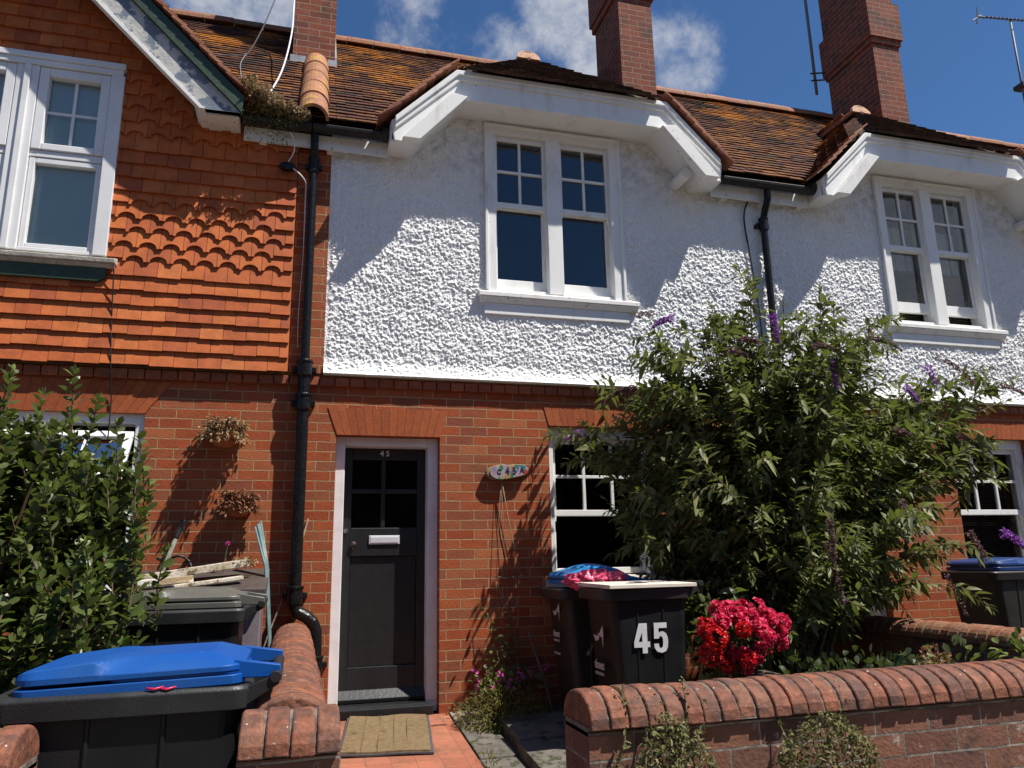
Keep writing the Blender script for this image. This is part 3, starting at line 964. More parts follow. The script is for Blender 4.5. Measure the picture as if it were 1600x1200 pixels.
def upper_window(house, ox, raise_=0.0, label=None, furnish='dark'):
    w = bpy.data.objects.new('window', None)
    COL.objects.link(w)
    w.parent = house
    if label:
        w['label'] = label
    mb = MB()
    X = lambda x: x + ox
    y0, y1 = -0.046, 0.14
    mb.box(X(1.462), X(1.556), y0, y1, 3.345, 4.945)
    mb.box(X(2.645), X(2.748), y0, y1, 3.345, 4.945)
    mb.box(X(1.556), X(2.645), y0 + 0.002, y1, 4.855, 4.945)
    mb.box(X(2.032), X(2.168), y0 + 0.004, y1, 3.36, 4.855)
    mb.box(X(1.556), X(2.032), y0 + 0.03, y1, 3.345, 3.385)
    mb.box(X(2.168), X(2.645), y0 + 0.03, y1, 3.345, 3.385)
    # raised outer bead of the architrave
    mb.box(X(1.456), X(1.482), y0 - 0.016, y0 + 0.02, 3.36, 4.94)
    mb.box(X(2.728), X(2.754), y0 - 0.016, y0 + 0.02, 3.36, 4.94)
    mb.box(X(1.482), X(2.728), y0 - 0.015, y0 + 0.02, 4.915, 4.94)
    mb.build('frame', 'paint', w, bevel=0.004)
    for a, b in ((1.556, 2.032), (2.168, 2.645)):
        s1, g1 = sash(w, X(a), X(b), 4.155, 4.852, 0.0, 2, 2, st=0.026)
        s2, g2 = sash(w, X(a), X(b), 3.388 + raise_, 4.20 + raise_ * 0.0, 0.045, 1, 1, st=0.030, rail_t=0.045, rail_b=0.108, rb=False)
        pane(w, g1[0], g1[1], g1[2], g1[3], 0.022)
        pane(w, g2[0], g2[1], g2[2], g2[3], 0.067)
    mb = MB()
    mb.prism([(X(1.39), -0.085, 3.292), (X(1.39), -0.085, 3.330), (X(1.39), -0.04, 3.352), (X(1.39), 0.0, 3.352), (X(1.39), 0.0, 3.292)], (1.475, 0, 0))
    mb.prism([(X(1.402), -0.078, 3.29), (X(1.402), -0.05, 3.242), (X(1.402), 0.0, 3.242), (X(1.402), 0.0, 3.29)], (1.45, 0, 0))
    mb.build('sill', 'paint_old', w, bevel=0.004)
    mb = MB()
    mb.box(X(1.442), X(2.768), -0.043, 0.0, 3.145, 3.24)
    mb.build('apron', 'paint', w, bevel=0.003)
    room(w, X(1.40), X(2.82), 3.30, 4.93, 0.145, 2.2, 'room_dark' if furnish == 'dark' else 'room')
    if furnish == 'blind':
        mb = MB()
        for k in range(24):
            xa = X(1.56) + k * 1.085 / 24
            yk = 0.20 + 0.012 * math.sin(k * 1.9)
            mb.box(xa, xa + 1.085 / 24 - 0.001, yk, yk + 0.006, 4.02, 4.50)
        mb.build('reflection_strips', 'pale_reflection', w)  # pale strips added behind the glass to imitate a cloud reflection
        mb = MB()
        for (a, b) in ((1.56, 2.03), (2.17, 2.645)):
            zz = 3.40
            while zz < 3.98:
                mb.box(X(a), X(b), 0.16, 0.185, zz, zz + 0.008)
                zz += 0.024
        mb.build('blind', 'blind', w)
    return w


def ground_window(house, ox, furnish):
    w = bpy.data.objects.new('window', None)
    COL.objects.link(w)
    w.parent = house
    X = lambda x: x + ox
    y0 = 0.055
    mb = MB()
    mb.box(X(1.992), X(2.045), y0, 0.2, 0.955, 2.205)
    mb.box(X(2.875), X(2.935), y0, 0.2, 0.955, 2.205)
    mb.box(X(2.045), X(2.875), y0 + 0.002, 0.2, 2.115, 2.205)
    mb.build('frame', 'paint', w, bevel=0.004)
    s1, g1 = sash(w, X(2.045), X(2.875), 1.46, 2.113, y0 + 0.04, 3, 2, st=0.03, bar=0.026)
    s2, g2 = sash(w, X(2.045), X(2.875), 0.985, 1.505, y0 + 0.085, 1, 1, st=0.035, rb=False)
    pane(w, *g1, y0 + 0.06, mt='glass_low')
    pane(w, *g2, y0 + 0.105, mt='glass_low')
    mb = MB()
    mb.prism([(X(1.93), -0.05, 0.89), (X(1.93), -0.05, 0.945), (X(1.93), 0.2, 0.985), (X(1.93), 0.2, 0.89)], (1.07, 0, 0))
    mb.build('sill', 'stone_sill', w, bevel=0.006)
    room(w, X(1.95), X(2.97), 0.9, 2.25, 0.205, 2.4, 'room_dark')
    if furnish == 'blind':
        mb = MB()
        zz = 0.99
        while zz < 2.12:
            mb.hexa([(X(2.05), 0.225, zz), (X(2.87), 0.225, zz), (X(2.87), 0.245, zz + 0.006), (X(2.05), 0.245, zz + 0.006),
                     (X(2.05), 0.225, zz + 0.003), (X(2.87), 0.225, zz + 0.003), (X(2.87), 0.245, zz + 0.009), (X(2.05), 0.245, zz + 0.009)])
            zz += 0.022
        mb.build('blind', 'blind', w)
    return w


def front_door(house, ox, number=None):
    X = lambda x: x + ox
    mb = MB()
    mb.box(X(0.259), X(0.335), 0.082, 0.33, 0.09, 2.082)
    mb.box(X(0.990), X(1.071), 0.082, 0.33, 0.09, 2.082)
    mb.box(X(0.335), X(0.990), 0.084, 0.33, 2.012, 2.082)
    mb.box(X(0.2595), X(0.334), 0.080, 0.3, 0.012, 0.088)
    mb.box(X(0.991), X(1.0705), 0.080, 0.3, 0.012, 0.088)
    mb.build('door_frame', 'paint_clean', house, bevel=0.006)
    d = bpy.data.objects.new('door', None)
    COL.objects.link(d)
    d.parent = house
    x0, x1 = X(0.337), X(0.988)
    yf, yb = 0.205, 0.255
    mb = MB()
    st = 0.066
    mb.box(x0, x0 + st, yf, yb, 0.165, 2.010)
    mb.box(x1 - st, x1, yf, yb, 0.165, 2.010)
    for a, b in ((1.918, 2.010), (1.160, 1.378), (0.165, 0.338)):
        mb.box(x0 + st, x1 - st, yf, yb, a, b)
    mb.box(x0 + st, x1 - st, yf + 0.022, yb - 0.006, 0.338, 1.160)      # lower panel
    xm = X(0.650)
    mb.box(xm - 0.017, xm + 0.017, yf + 0.004, yb - 0.002, 1.378, 1.918)
    mb.box(x0 + st, xm - 0.017, yf + 0.006, yb - 0.002, 1.650, 1.684)
    mb.box(xm + 0.017, x1 - st, yf + 0.006, yb - 0.002, 1.650, 1.684)
    # weather board
    mb.prism([(x0, yf - 0.055, 0.092), (x0, yf - 0.060, 0.118), (x0, yf, 0.178), (x0, yf + 0.02, 0.178), (x0, yf + 0.02, 0.092)], (x1 - x0, 0, 0))
    mb.build('leaf', 'door', d, bevel=0.005)
    for a, b in ((x0 + st, xm - 0.017), (xm + 0.017, x1 - st)):
        for c, e in ((1.378, 1.650), (1.684, 1.918)):
            pane(d, a, b, c, e, yf + 0.026, mt='glass_dark')
    mb = MB()
    mb.box(x0 + st, x1 - st, yb + 0.003, yb + 0.02, 1.37, 1.92)
    mb.build('dark_backing', 'room_dark', d)  # dark sheet stands in for the unlit interior behind the panes
    mb = MB()
    mb.box(X(0.545), X(0.785), yf - 0.012, yf + 0.004, 1.250, 1.318)
    mb.box(X(0.555), X(0.775), yf - 0.016, yf - 0.010, 1.260, 1.308)
    mb.build('letter_plate', 'brushed', d, bevel=0.004)
    mb = MB()
    mb.lathe([(0.017, -0.012), (0.017, 0.004)], (X(0.366), yf, 1.354), 18, 'y')
    mb.lathe([(0.009, -0.018), (0.009, -0.010)], (X(0.366), yf, 1.354), 14, 'y')
    mb.build('lock', 'chrome', d, bevel=0.002)
    mb = MB()
    mb.lathe([(0.008, -0.03), (0.018, -0.026), (0.022, -0.018), (0.018, -0.008), (0.010, 0.002)], (X(0.425), yf, 1.252), 16, 'y')
    mb.tube([(X(0.425), yf - 0.012, 1.24), (X(0.422), yf - 0.014, 1.20)], [0.010, 0.006], 8)
    mb.build('door_handle', 'iron_dark', d, smooth=True)
    if number:
        text_mesh('4', 0.062, 'lettering', 'white_print', d, (X(0.634), yf - 0.004, 1.968), offset=0.0012)
        text_mesh('5', 0.062, 'lettering', 'white_print', d, (X(0.680), yf - 0.004, 1.968), offset=0.0012)
    mb = MB()
    mb.box(X(0.336), X(0.989), 0.03, 0.30, 0.008, 0.086)
    mb.box(X(0.30), X(1.03), -0.014, 0.0295, 0.008, 0.080)
    mb.build('doorstep', 'door', house, bevel=0.012)


def hood(house, cx):
    """white boarded hood over the upper window with a half-hipped tiled roof"""
    h = bpy.data.objects.new('hood', None)
    COL.objects.link(h)
    h.parent = house
    P = lambda pts: [(cx + x, z) for x, z in pts]
    yf = -0.33
    inner = [(-1.50, 4.485), (-1.33, 4.485), (-0.915, 4.95), (0.915, 4.95), (1.33, 4.485), (1.50, 4.485)]
    outer = [(-1.53, 4.66), (-1.40, 4.79), (-0.985, 5.205), (0.985, 5.205), (1.40, 4.79), (1.53, 4.66)]
    mb = MB()
    mb.band(P(inner), P(outer), yf, yf + 0.045)
    mb.build('fascia', 'paint', h, bevel=0.004)
    mb = MB()       # crown moulding along the top edge
    for k, (d0, d1, pr) in enumerate(((0.0, 0.045, 0.035), (0.045, 0.085, 0.018))):
        a = [(-1.50 + 0.0, 4.69 - d1 * 1.25), (-0.985 + d1 * 0.45, 5.207 - d1), (0.985 - d1 * 0.45, 5.207 - d1), (1.50, 4.69 - d1 * 1.25)]
        b = [(-1.50 + 0.0, 4.69 - d0 * 1.25), (-0.985 + d0 * 0.45, 5.207 - d0), (0.985 - d0 * 0.45, 5.207 - d0), (1.50, 4.69 - d0 * 1.25)]
        mb.band(P(a), P(b), yf - pr, yf + 0.003)
    mb.build('moulding', 'paint', h, bevel=0.006)
    for sgn in (-1, 1):
        mb = MB()
        pl = [(sgn * 1.445, 4.475), (sgn * 1.30, 4.475), (sgn * 0.90, 4.925), (sgn * 1.035, 4.945)]
        mb.pxz(P(pl), yf - 0.085, yf + 0.002)
        mb.build('rake_board', 'paint_old', h, bevel=0.004)
        if sgn < 0:
            continue
        mb = MB()
        mb.tube([(cx + sgn * 1.19, yf + 0.05, 4.56), (cx + sgn * 1.19, 0.03, 4.56)], 0.052, 14)
        mb.build('purlin_end', 'paint', h, smooth=False)
    mb = MB()       # boarded soffit back to the wall, end cheeks
    s_in = [(-1.52, 4.50), (-1.335, 4.50), (-0.922, 4.963), (0.922, 4.963), (1.335, 4.50), (1.52, 4.50)]
    s_out = [(-1.52, 4.52), (-1.345, 4.52), (-0.93, 4.983), (0.93, 4.983), (1.345, 4.52), (1.52, 4.52)]
    mb.band(P(s_in), P(s_out), yf + 0.046, 0.02)
    for sgn in (-1, 1):
        mb.box(cx + sgn * 1.525 - 0.008, cx + sgn * 1.525 + 0.008, yf + 0.046, 0.02, 4.505, 4.66)
    mb.build('soffit', 'paint', h)

    # tiled roof of the hood
    ZA = 6.27
    YA = 0.70
    ks = (ZA - 4.66) / 1.60
    zh = lambda x: ZA - abs(x - cx) * ks
    zhip = lambda y: 5.25 + (y + 0.40) * (ZA - 5.25) / (YA + 0.40)
    for sgn in (-1, 1):
        for part, yw0, wid, mt in (('verge', -0.395, 0.165, 'verge_tile'), ('roof_slope', -0.23, 1.9, 'roof')):
            mb = MB()
            keep = lambda q: zmain(q.y) < q.z + 0.10 and q.z < zhip(q.y) - 0.235 and not (q.y < -0.19 and q.z > 5.06)
            tile_field(mb, (cx + sgn * 1.615, yw0, 4.645), (0, 1, 0), (-sgn, 0, ks), (sgn * ks, 0, 1), wid, 23, 0.1, 0.165, 0.22, 0.013, keep if part != 'verge' else (lambda q: q.z < 5.17), stag=(part != 'verge'))
            mb.build(part, mt, h)
    mb = MB()
    kz = (ZA - 5.25) / (YA + 0.40)
    keep = lambda q: zhip(q.y) < zh(q.x) - 0.075
    tile_field(mb, (cx - 1.12, -0.412, 5.185), (1, 0, 0), (0, 1, kz), (0, -kz, 1), 2.24, 16, 0.095, 0.112, 0.17, 0.022, keep, jit=0.008)
    mb.build('hip_slope', 'roof_dark', h)
    mb = MB()
    mb.prism([(cx - 1.02, -0.31, 5.21), (cx + 1.02, -0.31, 5.21), (cx, YA, 6.235)], (0, 0.02, -0.02))
    for sgn in (-1, 1):
        mb.prism([(cx + sgn * 1.52, -0.30, 4.66), (cx + sgn * 1.0, -0.30, 5.2), (cx, YA + 0.02, 6.235), (cx, 1.4, 6.235), (cx + sgn * 1.52, 0.0, 4.66)], (0, 0.0, -0.02))
    mb.build('roof_deck', 'roof_dark', h)
    mb = MB()
    half_tiles(mb, (cx, YA + 0.02, ZA - 0.035), (cx, 1.5, ZA - 0.035), 0.115, 3)
    mb.build('ridge_tiles', 'ridge', h)
    # fan-shaped stop end
    mb = MB()
    n = 7
    c = Vector((cx, YA - 0.01, ZA - 0.03))
    upv = Vector((0, 0.35, 1)).normalized()
    for k in range(n):
        a0, a1 = math.pi * k / n + 0.012, math.pi * (k + 1) / n - 0.012
        pts = [c + Vector((1, 0, 0)) * (r * math.cos(a)) + upv * (r * math.sin(a)) for r, a in ((0.012, (a0 + a1) / 2), (0.100, a0), (0.102, (a0 + a1) / 2), (0.100, a1))]
        mb.prism(pts, (0, 0.03, 0))
    for k in range(12):
        a0, a1 = math.pi * k / 12, math.pi * (k + 1) / 12
        pts = [c + Vector((1, 0, 0)) * (r * math.cos(a)) + upv * (r * math.sin(a)) for r, a in ((0.104, a0), (0.127, a0), (0.127, a1), (0.104, a1))]
        mb.prism(pts, (0, 0.04, 0))
    pts = [c + Vector((0, 0.012, 0)) + Vector((1, 0, 0)) * (0.11 * math.cos(math.pi * k / 10)) + upv * (0.11 * math.sin(math.pi * k / 10)) for k in range(11)]
    mb.prism(pts, (0, 0.012, 0))
    mb.build('fan_end', 'fan', h)
    return h


M['fan'] = simple('buff_fan_tile', (0.55, 0.33, 0.22), (0.50, 0.28, 0.17), 18, 0.85, 0.3)


def chimney(house, x0, x1, y0, y1, z0, z1, bands, mt='chimney_brick', pots=1):
    c = bpy.data.objects.new('chimney', None)
    COL.objects.link(c)
    c.parent = house
    mb = MB()
    mb.box(x0, x1, y0, y1, z0, z1)
    for (za, zb, pr) in bands:
        mb.box(x0 - pr, x1 + pr, y0 - pr, y1 + pr, za, zb)
    mb.build('stack', mt, c)
    mb = MB()
    for k in range(pots):
        yy = y0 + (y1 - y0) * (k + 0.5) / pots
        mb.lathe([(0.11, 0), (0.10, 0.3), (0.12, 0.33), (0.12, 0.38), (0.09, 0.38)], ((x0 + x1) / 2, yy, z1), 16)
    mb.build('chimney_pot', 'terracotta', c, smooth=False)
    return c


def main_roof(house, x0, x1, hoods, mt='roof'):
    mb = MB()

    def keep(q):
        if q.x < x0 - 0.08 or q.x > x1 + 0.08:
            return False
        for hx in hoods:
            if abs(q.x - hx) < 1.72:
                zh = 6.29 - abs(q.x - hx) * 1.019
                if q.z < zh - 0.02:
                    return False
                if abs(q.x - hx) < 1.53 and q.y < -0.02:
                    return False
        return q.z < Z_RIDGE - 0.02
    tile_field(mb, (x0, -0.185, zmain(-0.185)), (1, 0, 0), (0, 1, KM), (0, -KM, 1), x1 - x0, 37, 0.1, 0.166, 0.24, 0.013, keep, jit=0.007)
    r = mb.build('roof', mt, house)
    mb = MB()
    half_tiles(mb, (x0, Y_RIDGE, Z_RIDGE - 0.015), (x1, Y_RIDGE, Z_RIDGE - 0.015), 0.12, round((x1 - x0) / 0.33))
    mb.build('ridge_tiles', 'ridge', r)
    mb = MB()   # boards under the tiles and the back slope
    mb.quad((x0, 0.12, zmain(0.12) - 0.12), (x1, 0.12, zmain(0.12) - 0.12), (x1, Y_RIDGE, Z_RIDGE - 0.12), (x0, Y_RIDGE, Z_RIDGE - 0.12))
    mb.quad((x0, Y_RIDGE, Z_RIDGE - 0.02), (x1, Y_RIDGE, Z_RIDGE - 0.02), (x1, 5.0, 4.4), (x0, 5.0, 4.4))
    mb.build('roof_boards', 'roof_dark', r, norm=False)
    return r


def gutter(house, x0, x1, ends=()):
    mb = MB()
    n = 8
    prof = [(-0.188 + 0.05 * math.cos(math.pi + math.pi * k / n), 4.60 + 0.05 * math.sin(math.pi + math.pi * k / n)) for k in range(n + 1)]
    prof += [(y * 1.0 + (0.006 if y < -0.188 else -0.006), z + 0.008) for y, z in prof[::-1]]
    mb.prism([(x0, y, z) for y, z in prof], (x1 - x0, 0, 0))
    for e in ends:
        mb.lathe([(0.062, -0.03), (0.066, 0.0), (0.062, 0.03)], (e, -0.188, 4.61), 14, 'x')
    mb.build('gutter', 'gutter', house)
    mb = MB()
    mb.box(x0, x1, -0.105, -0.08, 4.455, 4.575)
    mb.box(x0, x1, -0.08, 0.0, 4.54, 4.56)
    xx = x0 + 0.12
    while xx < x1 - 0.1:
        mb.box(xx, xx + 0.06, -0.079, -0.02, 4.445, 4.538)
        xx += 0.42
    mb.build('eaves_board', 'paint_old', house, bevel=0.003)


def drainpipe(house, x, shoe=True, neck=0.0, ztop=4.52):
    mb = MB()
    y = -0.085
    rl, ru = 0.044, 0.033
    top = [(x + neck, -0.165, 4.56), (x + neck, -0.16, 4.46), (x + neck * 0.4, -0.12, 4.36), (x, y, 4.27)] if neck else [(x - 0.005, -0.155, 4.56), (x, y - 0.05, 4.44), (x, y, 4.34)]
    mb.tube(top + [(x, y, 4.0), (x, y, 2.60)], ru, 14)
    if shoe:
        mb.tube([(x, y, 2.62), (x, y, 0.86)], rl, 16)
        mb.tube([(x, y, 0.87), (x, y, 0.82), (x + 0.02, y, 0.775), (x + 0.09, y, 0.735), (x + 0.13, y, 0.70), (x + 0.155, y, 0.64), (x + 0.158, y, 0.55), (x + 0.155, y, 0.03)], rl * 1.02, 16)
        cz = [(4.30, ru), (2.575, rl), (2.31, rl), (0.885, rl), (0.40, rl)]
    else:
        mb.tube([(x, y, 2.62), (x, y, 0.05)], rl, 16)
        cz = [(4.22, ru), (2.6, rl), (1.3, rl)]
    for z, r in cz:
        xx = x + 0.156 if z < 0.6 else x
        mb.lathe([(r * 1.05, -0.065), (r * 1.28, -0.055), (r * 1.28, 0.045), (r * 1.45, 0.05), (r * 1.45, 0.068), (r * 1.05, 0.07)], (xx, y, z), 16)
        mb.box(xx - r * 2.0, xx + r * 2.0, y + 0.01, -0.0 if z > 2.5 else -0.002, z - 0.02, z + 0.02)
    return mb.build('drainpipe', 'black_iron', house, smooth=False, bevel=0.004)


# ------------------------------------------------------------------ rendered houses
def rendered_house(ox, label, left_edge, detail, chim, raise_=0.0, furnish='dark', gfurn='dark', number=None, wlabel=None):
    h = thing('terrace_house', label, 'house', (ox + 2.1, 0.0, 0.0), 'terraced houses in the row')
    X = lambda x: x + ox
    x0, x1 = left_edge, X(4.15)
    mb = MB()
    wall(mb, x0, x1, -0.5, 2.56, 0.0, 0.34, [(X(0.258), X(1.072), -0.03, 2.085), (X(1.992), X(2.935), 0.95, 2.207)])
    if number:
        mb.box(-0.125, 0.138, -0.032, 0.02, 2.56, 4.47)
    mb.build('brick_wall', 'brick', h, norm=True)
    voussoirs(h, X(0.262), X(1.068), 2.083, 2.297, 0.075, 14)
    voussoirs(h, X(1.996), X(2.931), 2.205, 2.375, 0.045, 16)
    string_course(h, x0, x1)
    rx0 = X(0.14) if number else left_edge + 0.13

    def keep(cx, cz):
        c = cx - ox
        win = (c > 1.47) & (c < 2.74) & (cz > 3.2) & (cz < 4.94)
        lim = np.maximum(4.72, np.minimum(4.99, 4.56 + np.minimum(c - 0.64, 3.62 - c)))
        return ~win & (cz < lim)
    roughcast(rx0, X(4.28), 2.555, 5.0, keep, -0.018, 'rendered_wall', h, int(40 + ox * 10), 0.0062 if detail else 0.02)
    front_door(h, ox, number)
    ground_window(h, ox, gfurn)
    upper_window(h, ox, raise_, wlabel, furnish)
    hood(h, X(2.13))
    main_roof(h, X(0.0), X(4.15), [X(2.13), -2.13])
    gutter(h, X(-0.02) if number else X(-0.49), X(0.60), ends=(X(0.57),))
    mb = MB()
    mb.box(x0 + 0.1, x1, 4.6, 4.75, -0.3, 4.7)
    mb.build('back_wall', 'brick', h)
    return h


H45 = rendered_house(0.0, 'white pebbledashed terraced house with the charcoal front door numbered 45', 0.0, True, None, number='45',
                     wlabel='closed pair of sash windows with dark glass')
H47 = rendered_house(4.15, 'white pebbledashed terraced house behind the bush, its upper sashes slightly open', 4.15, True, None,
                     raise_=0.11, furnish='blind', gfurn='blind', wlabel='pair of sash windows pushed up a little at the bottom')
H49 = rendered_house(8.30, 'end house at the right edge of which only a strip of tiled roof shows', 8.30, False, None)

drainpipe(H45, 0.0)
drainpipe(H47, 4.215, shoe=False, neck=0.02)
drainpipe(H49, 8.365, shoe=False, neck=0.05)
# right-hand gutters between the hoods belong to the left house of each pair
chimney(H45, 3.57, 4.02, 1.5, 2.25, 5.0, 9.3, [(7.98, 8.08, 0.035), (8.08, 8.75, 0.06)], pots=2)
chimney(H47, 7.37, 7.81, 1.5, 2.42, 5.3, 9.9, [(8.0, 8.08, 0.025), (8.08, 8.66, 0.05)], pots=2)

# brick roll of half-round tiles over the party wall, chimney on the boundary
mb = MB()
half_tiles(mb, (-0.02, -0.25, zmain(-0.25) + 0.03), (-0.02, 1.22, zmain(1.22) + 0.03), 0.128, 5, up=(0, -KM, 1), steps=0.06, seg=12, gap=0.0)
mb.build('party_wall_tiles', 'roll', H45)
ch = chimney(H45, -0.262, 0.165, 1.25, 2.1, 5.6, 9.0, [(8.2, 8.5, 0.05)], mt='chimney_brick', pots=2)
mb = MB()
z_ = zmain(1.25)
for xa, xb in ((-0.285, -0.13), (0.095, 0.188)):
    mb.box(xa, xb, 1.222, 1.252, z_ + 0.0, z_ + 0.085)
mb.prism([(0.166, 1.25, z_ + 0.02), (0.166, 1.25, z_ + 0.14), (0.166, 2.0, z_ + 0.95), (0.166, 2.0, z_ + 0.78)], (0.018, 0, 0))
mb.build('flashing', 'lead', ch)

# ------------------------------------------------------------------ tile-hung house on the left
HL = thing('terrace_house', 'terraced house with orange hung tiles, green and white gable boards and white plastic windows', 'house', (-2.1, 0, 0), 'terraced houses in the row')
mb = MB()
wall(mb, -4.2, 0.0, -0.5, 2.56, 0.0, 0.24, [(-3.1, -1.112, 0.95, 2.207)])
mb.build('brick_wall', 'brick', HL)
voussoirs(HL, -3.09, -1.116, 2.205, 2.445, 0.17, 30)
string_course(HL, -4.2, -0.0)
mb = MB()
wall(mb, -4.2, -0.13, 2.56, 4.62, -0.02, 0.22, [(-2.82, -1.46, 3.30, 4.97)])
wall(mb, -3.6, -2.82, 4.62, 4.98, -0.02, 0.22)
wall(mb, -1.46, -0.68, 4.62, 4.98, -0.02, 0.22)
mb.pxz([(-3.35, 4.98), (-0.91, 4.98), (-2.13, 6.15)], -0.02, 0.22)
mb.build('upper_wall', 'mortar', HL)
# hung tiles: plain courses and fishtail courses with a scooped lower edge
mbs = {'hung_tiles': MB()}
gauge, tw = 0.1148, 0.1655
CXL = -2.13
for r in range(33):
    z0 = 2.55 + r * gauge
    fancy = (7 <= r <= 11) or (16 <= r <= 20)
    xs = -4.25 - (tw / 2 if r % 2 else 0)
    while xs < -0.12:
        a, b = xs + 0.0018, xs + tw - 0.0018
        xs += tw
        zt = z0 + 0.19
        half = 1.55 - max(0, z0 - 4.66) / 1.0
        lo, hi = CXL - half, CXL + half
        if z0 < 4.50:
            lo, hi = -4.25, -0.128
        if z0 > 4.45 and z0 < 4.66:
            lo, hi = CXL - 1.75, CXL + 1.75
        pieces = [(a, b)]
        if 3.28 < z0 + 0.08 < 4.97:
            pieces = [p for p in ((a, min(b, -2.816)), (max(a, -1.463), b)) if p[1] - p[0] > 0.003]
        for a_, b_ in pieces:
            a2, b2 = max(a_, lo), min(b_, hi)
            if b2 - a2 < 0.003:
                continue
            full = (b2 - a2) > tw * 0.9
            dz = random.uniform(-0.005, 0.005)
            if fancy and full:
                mid = (a + b) / 2
                rr = 0.062
                bot = [(a, z0 + dz), (mid - rr, z0 + dz)] + [(mid - rr * math.cos(math.pi * k / 10), z0 + dz + 0.052 * math.sin(math.pi * k / 10)) for k in range(1, 10)] + [(mid + rr, z0 + dz), (b, z0 + dz)]
            elif fancy:
                bot = [(a2, z0 + dz + 0.02), (b2, z0 + dz + 0.02)]
            else:
                bot = [(a2, z0 + dz), (b2, z0 + dz + random.uniform(-0.002, 0.002))]
            poly = bot + [(bot[-1][0], zt), (bot[0][0], zt)]
            e = random.uniform(0, 0.003)
            yq = lambda z: -0.028 - e - 0.036 * (1 - (z - z0) / 0.19)
            th = 0.015
            n = len(poly)
            vs = [(x, yq(z) - th, z) for x, z in poly] + [(x, yq(z), z) for x, z in poly]
            fs = [tuple(range(n)), tuple(range(n, 2 * n))[::-1]] + [(i, n + i, n + (i + 1) % n, (i + 1) % n) for i in range(n)]
            mbs['hung_tiles'].add(vs, fs)
mbs['hung_tiles'].build('hung_tiles', 'tile_hung', HL)

# upper window, white plastic casements
w = bpy.data.objects.new('window', None)
COL.objects.link(w)
w.parent = HL
w['label'] = 'white plastic casement window with frosted panes'
mb = MB()
yq = -0.095
mb.box(-2.82, -1.462, yq - 0.012, 0.1, 4.935, 4.985)
mb.box(-2.80, -1.475, yq, 0.1, 4.885, 4.934)
mb.box(-1.560, -1.464, yq + 0.002, 0.1, 3.37, 4.884)
mb.box(-2.815, -2.715, yq + 0.002, 0.1, 3.37, 4.884)
mb.box(-2.215, -2.062, yq + 0.012, 0.1, 3.37, 4.884)
mb.box(-2.160, -2.115, yq - 0.006, yq + 0.011, 3.37, 4.884)
for a, b in ((-2.062, -1.560), (-2.715, -2.215)):
    mb.box(a, b, yq + 0.03, 0.1, 4.128, 4.182)
    mb.box(a, b, yq + 0.02, 0.1, 3.37, 3.40)
mb.build('frame', 'upvc', w, bevel=0.005)
for a, b in ((-2.062, -1.560), (-2.715, -2.215)):
    for (za, zb, bd, cols) in ((4.186, 4.880, 0.072, 2), (3.404, 4.124, 0.045, 1)):
        mb = MB()
        ya = yq + 0.016 if cols == 2 else yq + 0.034
        mb.box(a + 0.003, a + bd, ya, 0.03, za, zb)
        mb.box(b - bd, b - 0.003, ya, 0.03, za, zb)
        mb.box(a + bd, b - bd, ya + 0.001, 0.03, za, za + bd * 0.75)
        mb.box(a + bd, b - bd, ya + 0.001, 0.03, zb - bd, zb)
        s_ = mb.build('casement', 'upvc', w, bevel=0.006)
        pane(s_, a + bd, b - bd, za + bd * 0.75, zb - bd, -0.02)
        if cols == 2:
            mb = MB()
            xm, zm = (a + b) / 2, (za + bd * 0.75 + zb - bd) / 2
            mb.box(xm - 0.011, xm + 0.011, -0.030, -0.024, za + bd * 0.75, zb - bd)
            mb.box(a + bd, xm - 0.011, -0.029, -0.024, zm - 0.010, zm + 0.010)
            mb.box(xm + 0.011, b - bd, -0.029, -0.024, zm - 0.010, zm + 0.010)
            mb.build('glazing_bar', 'upvc', s_)
mb = MB()
mb.box(-2.75, -1.52, 0.012, 0.02, 3.38, 4.93)
mb.build('net_curtain', 'net', w)
mb = MB()
mb.prism([(-2.88, -0.14, 3.300), (-2.88, -0.145, 3.335), (-2.88, -0.05, 3.368), (-2.88, 0.05, 3.368), (-2.88, 0.05, 3.300)], (1.492, 0, 0))
mb.prism([(-2.86, -0.128, 3.299), (-2.86, -0.105, 3.272), (-2.86, 0.05, 3.272), (-2.86, 0.05, 3.299)], (1.455, 0, 0))
mb.build('sill', 'stone_sill', w, bevel=0.006)
mb = MB()
mb.pxz([(-2.80, 3.165), (-1.50, 3.165), (-1.455, 3.20), (-1.45, 3.270), (-2.80, 3.270)], -0.098, 0.0)
mb.build('apron', 'green_paint', w, bevel=0.004)

# ground floor window with its top light propped open
w = bpy.data.objects.new('window', None)
COL.objects.link(w)
w.parent = HL
w['label'] = 'grey framed window with a white top light propped open'
mb = MB()
mb.box(-1.175, -1.112, 0.03, 0.2, 0.955, 2.205)
mb.box(-3.10, -3.03, 0.03, 0.2, 0.955, 2.205)
mb.box(-3.03, -1.175, 0.032, 0.2, 2.135, 2.205)
mb.box(-3.03, -1.175, 0.05, 0.2, 0.955, 1.0)
mb.box(-3.03, -1.175, 0.05, 0.2, 1.58, 1.64)
mb.build('frame', 'upvc', w, bevel=0.004)
mb = MB()
mb.prism([(-3.15, -0.06, 0.88), (-3.15, -0.06, 0.945), (-3.15, 0.2, 0.985), (-3.15, 0.2, 0.88)], (2.09, 0, 0))
mb.build('sill', 'stone_sill', w, bevel=0.006)
ang = R(38)
hz, hy = 2.075, 0.03
tl_ = lambda x, t, off: (x, hy - math.sin(ang) * t - math.cos(ang) * off, hz - math.cos(ang) * t + math.sin(ang) * off * 0)


